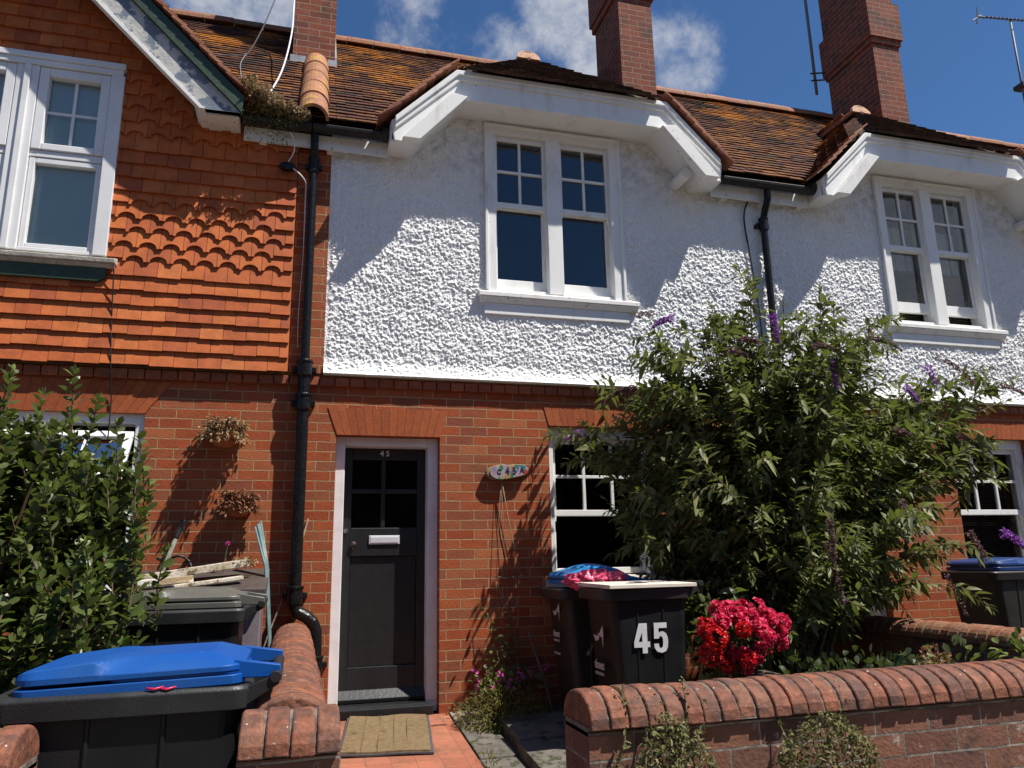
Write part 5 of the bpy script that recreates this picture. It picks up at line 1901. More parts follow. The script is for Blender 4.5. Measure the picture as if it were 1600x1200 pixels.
for k in range(40):
    a = 2 * math.pi * k / 40
    rx, rz = 0.180, 0.066 * (1 + 0.10 * math.sin(2 * a + 1) + 0.08 * math.cos(3 * a))
    x, z = rx * math.copysign(abs(math.cos(a)) ** 0.85, math.cos(a)), rz * math.sin(a)
    if 0.1 < x < 0.16 and z > 0:
        pass
    z -= 0.012 * math.exp(-((x - 0.01) / 0.03) ** 2) if z > 0 else 0
    tl = R(4.5)
    out.append((1.615 + x * math.cos(tl) - z * math.sin(tl), 1.808 + x * math.sin(tl) + z * math.cos(tl)))
mb = MB()
mb.pxz(out, -0.058, -0.012)
mb.build('backboard', 'wood_stick', t, bevel=0.008)
mb = MB()
cxs, czs = 1.635, 1.809
mb.pxz([(cxs + (x - cxs) * 0.90 + 0.012, czs + (z - czs) * 0.92) for x, z in out], -0.066, -0.0585)
mb.build('painted_face', 'sign', t, bevel=0.002)
M['navy'] = simple('navy_lettering', (0.01, 0.02, 0.09), None, rough=0.4)
for ch_, xx, sz in (('C', 1.542, 0.058), ('4', 1.612, 0.082), ('5', 1.672, 0.082), ('A', 1.734, 0.064)):
    text_mesh(ch_, sz, 'lettering', 'navy', t, (xx, -0.0675, 1.808 + (xx - 1.62) * 0.078), right=(1, 0, 0.078), up=(-0.078, 0, 1), sx=0.85, offset=0.0008)

# string trellis under the sign
mb = MB()
nail = (1.565, -0.035, 1.735)
for e in ((1.515, -0.03, 0.975), (1.715, -0.03, 0.975), (1.60, -0.03, 0.97)):
    mb.tube([nail, e], 0.0022, 5)
for a, e in (((1.515, -0.03, 0.975), (1.53, -0.035, 0.70)), ((1.60, -0.03, 0.97), (1.61, -0.035, 0.50)), ((1.515, -0.03, 0.975), (1.585, -0.035, 0.72)), ((1.70, -0.03, 0.975), (1.68, -0.04, 0.45))):
    mb.tube([a, e], 0.0018, 5)
mb.tube([(1.575, -0.04, 1.72), (1.62, -0.042, 1.42), (1.665, -0.042, 1.20), (1.722, -0.042, 0.985)], 0.0035, 6)
o = mb.build('string_trellis', 'string', smooth=True)
tag(o, 'string trellis with a small twig bar hanging on the brick wall under the painted sign', 'trellis')
mb = MB()
mb.tube([(1.500, -0.035, 0.985), (1.60, -0.038, 0.970), (1.735, -0.035, 0.985)], [0.006, 0.007, 0.005], 7)
mb.build('twig_bar', 'wood_stick', o, smooth=True)

# ------------------------------------------------------------------ doormat
t = thing('doormat', 'worn brown coir doormat with dark edging in front of the charcoal door', 'mat', (0.64, -0.42, gz(-0.42)))
A = [(0.405, 0.0), (0.985, -0.055), (0.885, -0.875), (0.290, -0.80)]
mb = MB()


def grid_sheet(mb, A, lift, th, n=24, m_=24, amp=0.004, seed=1, curl=0.0):
    rg = np.random.default_rng(seed)
    ph = rg.random(6) * 6
    top = []
    for i in range(n + 1):
        for j in range(m_ + 1):
            u, v = i / n, j / m_
            x = (A[0][0] * (1 - u) + A[1][0] * u) * (1 - v) + (A[3][0] * (1 - u) + A[2][0] * u) * v
            y = (A[0][1] * (1 - u) + A[1][1] * u) * (1 - v) + (A[3][1] * (1 - u) + A[2][1] * u) * v
            z = 0.09 * min(y, 0) + lift + th + amp * (math.sin(u * 9 + ph[0]) * math.sin(v * 7 + ph[1])) + curl * (max(0, v - 0.85) / 0.15) ** 2 * 0.4
            top.append((x, y, z))
    k = m_ + 1
    nv = len(top)
    vs = top + [(x, y, z - th) for x, y, z in top]
    fs = [(i * k + j, i * k + j + 1, (i + 1) * k + j + 1, (i + 1) * k + j) for i in range(n) for j in range(m_)]
    fs += [tuple(q + nv for q in f[::-1]) for f in fs]
    per = [j for j in range(k)] + [i * k + m_ for i in range(1, n + 1)] + [n * k + j for j in range(m_ - 1, -1, -1)] + [i * k for i in range(n - 1, 0, -1)]
    fs += [(per[q], per[(q + 1) % len(per)], per[(q + 1) % len(per)] + nv, per[q] + nv) for q in range(len(per))]
    mb.add(vs, fs)


grid_sheet(mb, A, 0.012, 0.010, curl=0.006, seed=2)
mb.build('backing', 'mat_edge', t)
mb = MB()
c = [(sum(a[0] for a in A) / 4), (sum(a[1] for a in A) / 4)]
Ai = [(c[0] + (x - c[0]) * 0.935, c[1] + (y - c[1]) * 0.965) for x, y in A]
grid_sheet(mb, Ai, 0.021, 0.012, n=60, m_=60, amp=0.0045, seed=2, curl=0.006)
o = mb.build('pile', 'coir', t)
mb = MB()
for u in (0.22, 0.40, 0.58, 0.74):
    pts = []
    for k in range(13):
        v = k / 12
        x = (Ai[0][0] * (1 - u) + Ai[1][0] * u) * (1 - v) + (Ai[3][0] * (1 - u) + Ai[2][0] * u) * v
        y = (Ai[0][1] * (1 - u) + Ai[1][1] * u) * (1 - v) + (Ai[3][1] * (1 - u) + Ai[2][1] * u) * v
        pts.append((x + random.uniform(-0.002, 0.002), y, 0.09 * min(y, 0) + 0.0335))
    mb.tube(pts, 0.0032, 5)
mb.build('groove', 'mat_groove', t)

# ------------------------------------------------------------------ cables, junction box, aerials
t = thing('junction_box', 'black junction box under the weedy gutter, with a curl of white cable', 'junction box', (-0.2, -0.07, 4.24))
mb = MB()
mb.lathe([(0.035, -0.03), (0.062, -0.022), (0.068, 0.0), (0.062, 0.022), (0.035, 0.03)], (-0.205, -0.105, 4.255), 16, 'y', sy=0.55)
mb.build('case', 'black_iron', t, bevel=0.003)
mb = MB()
mb.tube(bez((-0.17, -0.12, 4.245), (-0.06, -0.16, 4.15), (-0.055, -0.075, 4.13), 10).tolist() + [(-0.053, -0.06, 3.9), (-0.052, -0.055, 3.5), (-0.068, -0.055, 3.0), (-0.062, -0.055, 2.75)], [0.0055] * 11 + [0.003] * 3, 6)
mb.tube([(-0.20, -0.12, 4.29)] + bez((-0.19, -0.12, 4.32), (-0.12, -0.14, 4.42), (-0.20, -0.2, 4.52), 8).tolist(), 0.005, 6)
mb.build('cable', 'white_cable', t, smooth=True)


def cable(pts, r, mt, label, n=24):
    P = [Vector(p) for p in pts]
    out = []
    for i in range(len(P) - 1):
        a, b, c_, d = P[max(0, i - 1)], P[i], P[i + 1], P[min(len(P) - 1, i + 2)]
        for k in range(6):
            s = k / 6
            out.append(0.5 * ((2 * b) + (c_ - a) * s + (2 * a - 5 * b + 4 * c_ - d) * s * s + (3 * b - a - 3 * c_ + d) * s ** 3))
    out.append(P[-1])
    mb = MB()
    mb.tube(out, r, 6)
    return tag(mb.build('cable', mt, smooth=True), label, 'cable', 'cables on the houses')


cable([(-0.275, 1.21, 7.6), (-0.272, 1.15, 6.75), (-0.26, 0.62, 6.02), (-0.305, 0.22, 5.36), (-0.39, -0.05, 4.92), (-0.44, -0.22, 4.70)], 0.008, 'white_cable', 'white cable dropping from the chimney to the weedy gutter')
cable([(-0.28, 0.5, 7.0), (-0.42, 0.5, 6.28), (-0.60, 0.5, 5.72), (-0.72, 0.5, 5.63), (-1.05, 0.5, 5.60)], 0.006, 'grey_cable', 'thin grey wire looping above the roof of the tile-hung house')
cable([(-0.64, 0.5, 5.66), (-0.66, 0.3, 5.42), (-0.62, 0.0, 5.10), (-0.58, -0.1, 4.95)], 0.005, 'grey_cable', 'thin dark wire lying down the roof beside the bargeboard')
cable([(-1.395, -0.12, 3.29), (-1.385, -0.075, 2.9), (-1.36, -0.075, 2.56), (-1.345, -0.02, 2.3), (-1.34, -0.02, 2.0)], 0.005, 'black_cable', 'thin black wire hanging from the green apron to the lower window')
cable([(4.10, -0.06, 4.50), (4.03, -0.05, 4.3), (4.06, -0.045, 3.9), (4.10, -0.045, 3.4), (4.11, -0.045, 2.9)], 0.008, 'black_cable', 'black wire running down the white wall beside the right drainpipe')

t = thing('tv_aerial', 'dark aerial mast clamped to the back of the big stepped chimney', 'aerial', (7.14, 2.44, 7.9))
mb = MB()
mb.tube([(7.17, 2.46, 7.78), (7.15, 2.44, 11.0)], 0.022, 8)
mb.build('mast', 'grey_cable', t, smooth=True)
mb = MB()
for z in (8.0, 8.12):
    mb.tube([(7.10, 2.46, z), (7.40, 2.40, z + 0.03)], 0.012, 6)
mb.build('bracket', 'iron_dark', t)
mb = MB()
mb.tube([(6.6, 2.44, 10.8), (7.9, 2.44, 10.85)], 0.012, 6)
for k in range(9):
    x = 6.65 + k * 0.15
    mb.tube([(x, 2.24, 10.81), (x, 2.64, 10.81)], 0.006, 5)
mb.build('antenna', 'aerial', t)
t = thing('tv_aerial', 'pale comb-like aerial on a thin mast in the sky at the right edge', 'aerial', (10.93, 2.25, 7.2))
mb = MB()
mb.tube([(10.93, 2.25, 7.2), (10.92, 2.22, 9.62)], 0.017, 8)
mb.build('mast', 'aerial', t, smooth=True)
mb = MB()
mb.tube([(10.22, 2.2, 9.52), (11.7, 2.2, 9.70)], 0.012, 6)
for k in range(17):
    x = 10.34 + k * 0.082
    z = 9.52 + (x - 10.22) * 0.12
    mb.tube([(x, 2.12, z - 0.05), (x, 2.30, z + 0.06)], 0.006, 5)
mb.tube([(10.18, 2.2, 9.38), (10.25, 2.2, 9.70)], 0.012, 5)
mb.tube([(10.10, 2.2, 9.42), (10.30, 2.2, 9.56)], 0.010, 5)
mb.build('antenna', 'aerial', t)
mb = MB()
mb.box(10.86, 11.0, 2.16, 2.34, 8.35, 8.42)
mb.build('bracket', 'iron_dark', t)


# ------------------------------------------------------------------ plants
def in_poly(x, z, poly):
    c = False
    n = len(poly)
    for i in range(n):
        x1, z1 = poly[i]
        x2, z2 = poly[(i + 1) % n]
        if (z1 > z) != (z2 > z) and x < (x2 - x1) * (z - z1) / (z2 - z1) + x1:
            c = not c
    return c


def unit(v):
    v = np.asarray(v, float)
    return v / (np.linalg.norm(v) + 1e-9)


# ---- butterfly bush
rg = np.random.default_rng(21)
bush = thing('butterfly_bush', 'big arching shrub with long leaves and purple flower spikes, in front of the white house', 'shrub', (3.35, -1.05, gz(-1.05)))
ENV = [(2.02, 1.92), (2.15, 2.28), (2.45, 2.50), (2.62, 2.80), (2.95, 2.90), (3.28, 3.08), (3.75, 2.98), (4.25, 2.88), (4.45, 2.55), (4.95, 2.42), (5.25, 2.12), (5.05, 1.75), (4.85, 1.42), (4.45, 1.02),
       (4.05, 0.62), (3.75, 0.30), (2.95, 0.30), (2.55, 0.80), (2.25, 1.00), (2.22, 1.35), (2.12, 1.65)]
base = np.array([3.35, -1.02, gz(-1.0)])
targets = []


def BY(x, ys):
    y = (-0.98 if x > 2.75 else -0.98 + (2.75 - x) * 0.85) + rg.normal(0, ys * (0.50 if x > 2.75 else 0.30))
    return min(-0.15, max(-1.75, y))


while len(targets) < 200:
    x, z = rg.uniform(1.8, 5.3), rg.uniform(0.3, 3.1)
    if not in_poly(x, z, ENV):
        continue
    rr = math.hypot((x - 3.4) / 1.9, (z - 1.7) / 1.4)
    ys = 0.62 * math.sqrt(max(0.08, 1 - min(1, rr) ** 2))
    targets.append((x, BY(x, ys), z))
targets = [(x * (6 + y) / 4.88, y, 1.1 + (z - 1.1) * (6 + y) / 4.88) if x < 2.75 else (x, y, z) for x, y, z in targets]
# shoots that break the outline, as the photograph shows them
SHOOT = [((2.08, -0.25, 2.08), 1), ((2.13, -0.25, 1.92), 1), ((2.38, -0.35, 2.55), 1), ((2.66, -0.65, 2.98), 1), ((3.28, -1.15, 3.15), 1), ((3.02, -1.0, 3.02), 1), ((4.45, -1.1, 2.95), 1),
         ((5.55, -1.2, 2.30), 1), ((5.75, -1.15, 2.52), 1), ((5.20, -1.0, 2.48), 1), ((5.35, -1.2, 1.72), 1), ((5.45, -1.15, 1.95), 1), ((4.95, -1.2, 1.15), 1), ((3.55, -1.75, 1.25), 1), ((3.20, -1.7, 1.05), 1),
         ((4.75, -1.25, 0.85), 0), ((2.55, -0.5, 1.38), 0), ((2.4, -0.4, 1.45), 0), ((4.05, -1.0, 3.02), 1), ((3.6, -1.1, 3.02), 1)]
targets += [t for t, _ in SHOOT]
LP, LD, LL = [], [], []
stems = MB()
for t in targets:
    t = np.array(t)
    b0 = base + rg.normal(0, 0.10, 3) * [1, 1, 0]
    h = t - b0
    ctrl = b0 + h * 0.45 + np.array([-h[0] * 0.18, 0, 0.35 + 0.25 * abs(h[0])])
    pts = bez(b0, ctrl, t, 26)
    stems.tube(pts[::3].tolist() + [pts[-1].tolist()], [0.013 - 0.010 * i / 9 for i in range(10)][:len(pts[::3]) + 1], 5)
    L = np.linalg.norm(h)
    twigs = [(pts, 0.45, L)]
    for k in range(int(4 + L * 3.3)):
        i = rg.integers(9, 25)
        tang = unit(pts[min(25, i + 1)] - pts[i - 1])
        d = unit(tang + rg.normal(0, 0.75, 3) * [1, 1, 0.7])
        ln = rg.uniform(0.18, 0.42)
        e = pts[i] + d * ln + np.array([0, 0, -0.10 * ln])
        tw = bez(pts[i], pts[i] + d * ln * 0.55 + np.array([0, 0, 0.06]), e, 12)
        stems.tube(tw[::4].tolist() + [tw[-1].tolist()], 0.003, 4)
        twigs.append((tw, 0.12, ln))
    for tw, t0, ln in twigs:
        m_ = max(3, int(ln * (1 - t0) / 0.033))
        ph = rg.uniform(0, 3)
        for q in range(m_):
            f = t0 + (1 - t0) * (q + rg.random() * 0.5) / m_
            i = min(len(tw) - 2, int(f * (len(tw) - 1)))
            p = tw[i] + (tw[i + 1] - tw[i]) * (f * (len(tw) - 1) - i)
            tang = unit(tw[i + 1] - tw[i])
            a = unit(np.cross(tang, [0.1, 0.2, 1]))
            bb = np.cross(tang, a)
            ang_ = ph + q * math.pi / 2
            for s in (1, -1):
                out = (a * math.cos(ang_) + bb * math.sin(ang_)) * s
                LP.append(p)
                LD.append(out * 0.9 + tang * 0.65 + np.array([0, 0, -0.15]))
                LL.append(rg.uniform(0.06, 0.14) * (0.62 if f > 0.85 else 1))
        for q in range(3):
            LP.append(tw[-1])
            LD.append(unit(tw[-1] - tw[-3]) + rg.normal(0, 0.3, 3))
            LL.append(rg.uniform(0.04, 0.075))
LL = np.array(LL)
print('BUSH', len(LP))
leaf_cloud('leaves', LP, LD, LL, LL * 0.35, 'leaf_bud', bush, droop=0.24, rng=rg)
stems.build('branches', 'bark', bush, norm=False)


def spike(p, d, ln, r, mt, label=None, sag=0.5):
    d = unit(d)
    P, D = [], []
    n = int((340 if r > 0.02 else 130) * ln / 0.2)
    for k in range(n):
        f = rg.random() ** 0.9
        c = np.array(p) + d * ln * f + np.array([0, 0, -sag * ln * f * f])
        o = unit(rg.normal(0, 1, 3))
        o -= d * (o @ d)
        o = unit(o)
        rr = r * (1 - 0.75 * f) * (0.75 + 0.25 * math.sin(f * 40))
        P.append(c + o * rr * rg.uniform(0.4, 1.0))
        D.append(o + rg.normal(0, 0.4, 3))
    return leaf_cloud('flower_spike', P, D, rg.uniform(0.010, 0.019, n), 0.013, mt, bush, droop=0.1, oval=True, rng=rg)


SP = [((2.42, -1.22, 2.82), (-0.8, 0, 0.25), 0.14, 0.018, 'purple_faded'), ((2.58, -1.2, 2.80), (-1, 0, 0.1), 0.16, 0.030, 'purple'), ((3.34, -1.30, 2.86), (0.1, -0.2, -1), 0.15, 0.036, 'purple'),
      ((2.80, -1.5, 2.50), (0.9, -0.3, 0.1), 0.15, 0.030, 'purple_faded'), ((3.65, -1.5, 2.48), (-0.1, -0.4, -1), 0.16, 0.030, 'purple'), ((4.75, -1.25, 2.55), (0.4, -0.2, -1), 0.12, 0.036, 'purple'),
      ((4.85, -1.25, 2.62), (1, 0, -0.1), 0.34, 0.020, 'purple_faded'), ((5.22, -1.25, 1.25), (0.85, -0.1, -0.25), 0.30, 0.042, 'purple'), ((3.30, -1.75, 1.32), (-0.2, -0.3, -1), 0.17, 0.028, 'purple_faded'),
      ((3.28, -1.72, 1.18), (0.15, -0.2, -1), 0.26, 0.022, 'purple_faded'), ((3.95, -1.65, 1.45), (0.5, -0.3, -0.8), 0.18, 0.026, 'purple_faded'), ((4.02, -1.6, 1.95), (0.7, -0.3, 0.1), 0.12, 0.024, 'purple_faded'),
      ((2.20, -0.28, 2.10), (-1, 0, 0.15), 0.16, 0.036, 'purple'), ((2.62, -0.45, 2.46), (-1, 0, 0.0), 0.32, 0.022, 'purple_faded'), ((2.68, -0.60, 2.46), (1, -0.2, -0.15), 0.25, 0.034, 'purple'),
      ((4.25, -1.2, 2.75), (0.9, 0, 0.25), 0.34, 0.012, 'purple_faded'), ((4.55, -1.2, 2.38), (0.7, -0.2, -0.5), 0.12, 0.026, 'purple'), ((4.95, -1.2, 2.02), (0.8, -0.2, -0.1), 0.20, 0.026, 'purple_faded'),
      ((3.0, -1.35, 2.62), (0.8, -0.3, 0.3), 0.16, 0.024, 'purple_faded'), ((3.55, -1.45, 2.58), (0.9, -0.2, 0.25), 0.20, 0.024, 'purple_faded'), ((4.75, -1.4, 1.25), (0.7, -0.2, -0.9), 0.16, 0.030, 'purple_faded'),
      ((5.5, -1.2, 2.42), (1, 0, 0.2), 0.30, 0.012, 'purple_faded'), ((4.6, -1.3, 0.95), (0.6, 0, -0.9), 0.22, 0.016, 'purple_faded'), ((4.3, -1.2, 2.78), (-0.4, -0.2, 0.9), 0.12, 0.018, 'purple_faded')]
for s in SP:
    spike(*s)

# ---- leafy evergreen shrub on the left
rg = np.random.default_rng(33)
shrub = thing('evergreen_shrub', 'dense glossy green shrub with upright shoots in front of the tile-hung house', 'shrub', (-1.35, -2.1, gz(-2.1)))
ENV2 = [(-0.74, 1.02), (-0.69, 1.22), (-0.74, 1.50), (-0.84, 1.66), (-1.00, 1.72), (-1.10, 1.82), (-1.35, 1.80), (-1.7, 1.86), (-2.3, 1.75), (-2.6, 1.2), (-2.5, 0.3), (-1.9, -0.1), (-1.0, -0.1), (-0.80, 0.45), (-0.72, 0.75)]
LP, LD, LL, NP, ND = [], [], [], [], []
stems = MB()
base = np.array([-1.45, -2.05, gz(-2.05)])
tg = []
while len(tg) < 1350:
    x, z = rg.uniform(-2.6, -0.58), rg.uniform(-0.05, 1.88)
    if not in_poly(x, z, ENV2):
        continue
    rr = min(1, math.hypot((x + 1.5) / 1.0, (z - 0.9) / 1.0))
    ys = 0.50 * math.sqrt(max(0.1, 1 - rr * rr))
    y = -2.08 + rg.normal(0, ys * 0.6)
    if y < -2.66:
        y = -2.66 + rg.random() * 0.2
    tg.append((x, y, z))
TOP = [(-1.02, -2.2, 1.98), (-0.92, -2.15, 1.86), (-0.82, -2.2, 1.74), (-0.72, -2.2, 1.68), (-1.15, -2.15, 1.88), (-1.30, -2.1, 2.00), (-1.42, -2.2, 1.94), (-0.72, -2.25, 1.58), (-0.66, -2.2, 1.47), (-0.66, -2.25, 1.32), (-0.67, -2.1, 1.22), (-1.24, -2.3, 1.92), (-0.60, -2.0, 1.18)]
tg += TOP
for n_, t in enumerate(tg):
    t = np.array(t)
    up_ = n_ >= len(tg) - len(TOP)
    ln = rg.uniform(0.22, 0.42) if not up_ else rg.uniform(0.35, 0.45)
    outw = np.array([t[0] - base[0], t[1] - base[1], 0]) * (0.35 if t[0] < -0.9 else 0.12)
    d = unit(outw + np.array([rg.normal(0, 0.25), rg.normal(0, 0.25), 0.9 if not up_ else 1.6]))
    s0 = t - d * ln
    tw = bez(s0, (s0 + t) / 2 + rg.normal(0, 0.02, 3), t, 14)
    stems.tube(tw[3::4].tolist() + [tw[-1].tolist()], [0.0042, 0.0035, 0.0028, 0.0018, 0.0015][:len(tw[3::4]) + 1], 5)
    if n_ % 14 == 0:
        stems.tube(bez(base + rg.normal(0, 0.12, 3) * [1, 1, 0], (base + s0) / 2 + [0, 0, 0.2], s0, 7).tolist(), [0.014, 0.012, 0.01, 0.009, 0.008, 0.007, 0.005], 6)
    m_ = int(ln / 0.0145)
    for q in range(m_):
        f = (q + rg.random()) / m_
        i = min(12, int(f * 13))
        p = tw[i] + (tw[i + 1] - tw[i]) * (f * 13 - i)
        tang = unit(tw[i + 1] - tw[i])
        a = unit(np.cross(tang, [0.3, 0.2, 0.9]))
        bb = np.cross(tang, a)
        an = q * 2.4 + rg.normal(0, 0.3)
        out = a * math.cos(an) + bb * math.sin(an)
        LP.append(p)
        LD.append(out * 0.85 + tang * 0.75)
        LL.append(rg.uniform(0.048, 0.084) * (0.8 if f > 0.85 else 1))
    for q in range(5):
        NP.append(t)
        ND.append(d * 1.2 + rg.normal(0, 0.45, 3))
LL = np.array(LL)
print('SHRUB', len(LP))
leaf_cloud('leaves', LP, LD, LL, LL * 0.46, 'leaf_shrub', shrub, droop=0.15, oval=True, fold=0.22, rng=rg)
leaf_cloud('young_leaves', NP, ND, rg.uniform(0.028, 0.05, len(NP)), 0.015, 'leaf_new', shrub, droop=0.05, oval=True, rng=rg)
stems.build('branches', 'red_stem', shrub, norm=False)


# ---- generic low clump
def clump(name, label, cat, c, rad, n, L, Wd, mt, seed, up=0.6, stems_n=0, oval=False, droop=0.3, part='leaves', zmin=None, group=None, bend=0.0):
    rg = np.random.default_rng(seed)
    t = thing(name, label, cat, c, group)
    P, D = [], []
    for k in range(n):
        o = unit(rg.normal(0, 1, 3))
        f = rg.random() ** 0.4
        p = np.array(c) + o * np.array(rad) * f
        if zmin is not None and p[2] < zmin:
            p[2] = zmin + rg.random() * 0.02
        P.append(p)
        D.append(o * 0.8 + np.array([bend, 0, up]) + rg.normal(0, 0.35, 3))
    leaf_cloud(part, P, D, rg.uniform(L[0], L[1], n), Wd, mt, t, oval=oval, droop=droop, rng=rg)
    return t


# ---- pink azalea and red geranium in a stone trough
rg = np.random.default_rng(8)
t = thing('planter_trough', 'plain grey stone trough under the pink flowers, behind the front wall', 'planter', (2.66, -1.70, gz(-1.7)))
mb = MB()
mb.hexa([(2.46, -1.90, -0.17), (2.84, -1.90, -0.17), (2.84, -1.56, -0.14), (2.46, -1.56, -0.14), (2.43, -1.93, 0.40), (2.87, -1.93, 0.40), (2.87, -1.53, 0.40), (2.43, -1.53, 0.40)])
mb.build('trough', 'concrete', t, bevel=0.02)
mb = MB()
mb.box(2.46, 2.84, -1.90, -1.56, 0.402, 0.41)
mb.build('compost', 'soil', t)


def flower_bush(name, label, c, rad, nf, size, mt, nl, lmt, seed, leafL=(0.03, 0.055)):
    rg = np.random.default_rng(seed)
    t = thing(name, label, 'flowers', c)
    C, N_ = [], []
    for k in range(nf // 11):     # flower trusses, each a little dome of florets
        o = unit(rg.normal(0, 1, 3) + np.array([0, -0.6, 0.30]))
        if o[2] < -0.8:
            continue
        lump = 1 + 0.16 * math.sin(o[0] * 8 + seed) * math.cos(o[2] * 7 + 1) + 0.07 * math.sin(o[0] * 17 - o[2] * 13)
        tc = np.array(c) + o * np.array(rad) * lump * rg.uniform(0.86, 1.06)
        tr = rg.uniform(0.028, 0.046)
        for q in range(15):
            d = unit(rg.normal(0, 1, 3) + o * 0.9)
            C.append(tc + d * tr)
            N_.append(d + rg.normal(0, 0.25, 3))
    petals('blossom', C, N_, mt, t, 5, size, rng=rg)
    P, D = [], []
    for k in range(nl):
        o = unit(rg.normal(0, 1, 3))
        P.append(np.array(c) + o * np.array(rad) * rg.random() ** 0.5 * 0.95)
        D.append(o + rg.normal(0, 0.4, 3))
    leaf_cloud('leaves', P, D, rg.uniform(*leafL, nl), 0.02, lmt, t, oval=True, rng=rg)
    return t


flower_bush('azalea', 'mound of bright pink azalea blossom to the right of the bin numbered 45', (2.60, -1.72, 0.630), (0.255, 0.21, 0.180), 640, 0.024, 'pink_petal', 620, 'leaf_dark', 6)
t = thing('geranium', 'scarlet geranium heads squeezed between the pink azalea and the bin', 'flowers', (2.40, -1.74, 0.55))
rg = np.random.default_rng(14)
for c, r in (((2.33, -1.80, 0.700), 0.055), ((2.36, -1.84, 0.645), 0.07), ((2.345, -1.80, 0.545), 0.062), ((2.41, -1.86, 0.52), 0.052), ((2.51, -1.93, 0.53), 0.045), ((2.50, -1.93, 0.69), 0.04)):
    C, N_ = [], []
    for k in range(58):
        o = unit(rg.normal(0, 1, 3))
        C.append(np.array(c) + o * r * rg.uniform(0.8, 1.05))
        N_.append(o)
    petals('flower_head', C, N_, 'red_petal', t, 5, 0.019, rng=rg)
P, D = [], []
for k in range(160):
    P.append((rg.uniform(2.32, 2.55), rg.uniform(-1.85, -1.6), rg.uniform(0.40, 0.74)))
    D.append(rg.normal(0, 1, 3))
leaf_cloud('leaves', P, D, rg.uniform(0.03, 0.06, 160), 0.04, 'leaf_bud', t, oval=True, rng=rg)

# leaves between azalea and bin
clump('bushy_plant', 'small leafy plant poking up between the bin numbered 45 and the big bush', 'plant', (2.62, -1.18, 0.80), (0.16, 0.12, 0.13), 150, (0.04, 0.075), 0.026, 'leaf_bud', 41, up=0.5, oval=True)

# ---- pink flowers and golden tuft by the door
clump('golden_tuft', 'golden green grassy tuft at the foot of the wall right of the door', 'plant', (1.47, -0.38, 0.02), (0.33, 0.22, 0.21), 3400, (0.035, 0.085), 0.006, 'leaf_gold', 17, up=0.35, zmin=-0.03, droop=0.5, part='blades')
t = clump('cranesbill', 'small magenta flowers with round leaves above the golden tuft', 'flowers', (1.54, -0.24, 0.23), (0.27, 0.13, 0.10), 330, (0.022, 0.042), 0.036, 'leaf_bud', 18, up=0.7, oval=True)
rg = np.random.default_rng(19)
C = [(rg.uniform(1.27, 1.70), rg.uniform(-0.44, -0.24), rg.uniform(0.21, 0.33)) for _ in range(34)] + [(1.80 + rg.normal(0, 0.03), -0.25, 0.33 + rg.normal(0, 0.015)) for _ in range(7)]
petals('blossom', C, [(rg.normal(0, 0.4), -0.8, 0.5) for _ in C], 'magenta_petal', t, 5, 0.015, rng=rg)

# ---- young climber on the brick wall
t = thing('climber', 'young climbing plant with small leaves on the brick wall between door and window', 'plant', (1.62, -0.1, 0.0))
rg = np.random.default_rng(23)
mb = MB()
P, D = [], []
for (a, c, e) in (((1.60, -0.12, 0.02), (1.50, -0.10, 0.4), (1.43, -0.07, 0.72)), ((1.62, -0.12, 0.02), (1.60, -0.09, 0.4), (1.61, -0.06, 0.76)), ((1.64, -0.12, 0.02), (1.70, -0.1, 0.3), (1.66, -0.06, 0.58)), ((1.58, -0.12, 0.02), (1.45, -0.12, 0.2), (1.45, -0.09, 0.42)), ((1.61, -0.12, 0.02), (1.55, -0.1, 0.35), (1.56, -0.06, 0.60))):
    pts = bez(a, c, e, 14)
    mb.tube(pts.tolist(), [0.006 - 0.0003 * i for i in range(14)], 5)
    for k in range(34):
        i = rg.integers(3, 14)
        P.append(pts[i] + rg.normal(0, 0.03, 3) * [1, 0.5, 1])
        D.append(rg.normal(0, 1, 3) + [0, -0.8, 0.2])
mb.build('stem', 'bark', t, smooth=True, norm=False)
leaf_cloud('leaves', P, D, rg.uniform(0.025, 0.05, len(P)), 0.03, 'leaf_bud', t, oval=True, rng=rg)
mb = MB()
mb.tube(bez((1.90, -0.20, -0.02), (1.84, -0.13, 0.30), (1.76, -0.05, 0.56), 8).tolist(), [0.012, 0.012, 0.011, 0.010, 0.010, 0.009, 0.008, 0.006], 7)
tag(mb.build('dead_stem', 'wood_stick', smooth=True), 'bare grey stem leaning on the brick wall left of the bins', 'stem')

# ---- weeds and scraps of greenery
rg = np.random.default_rng(51)


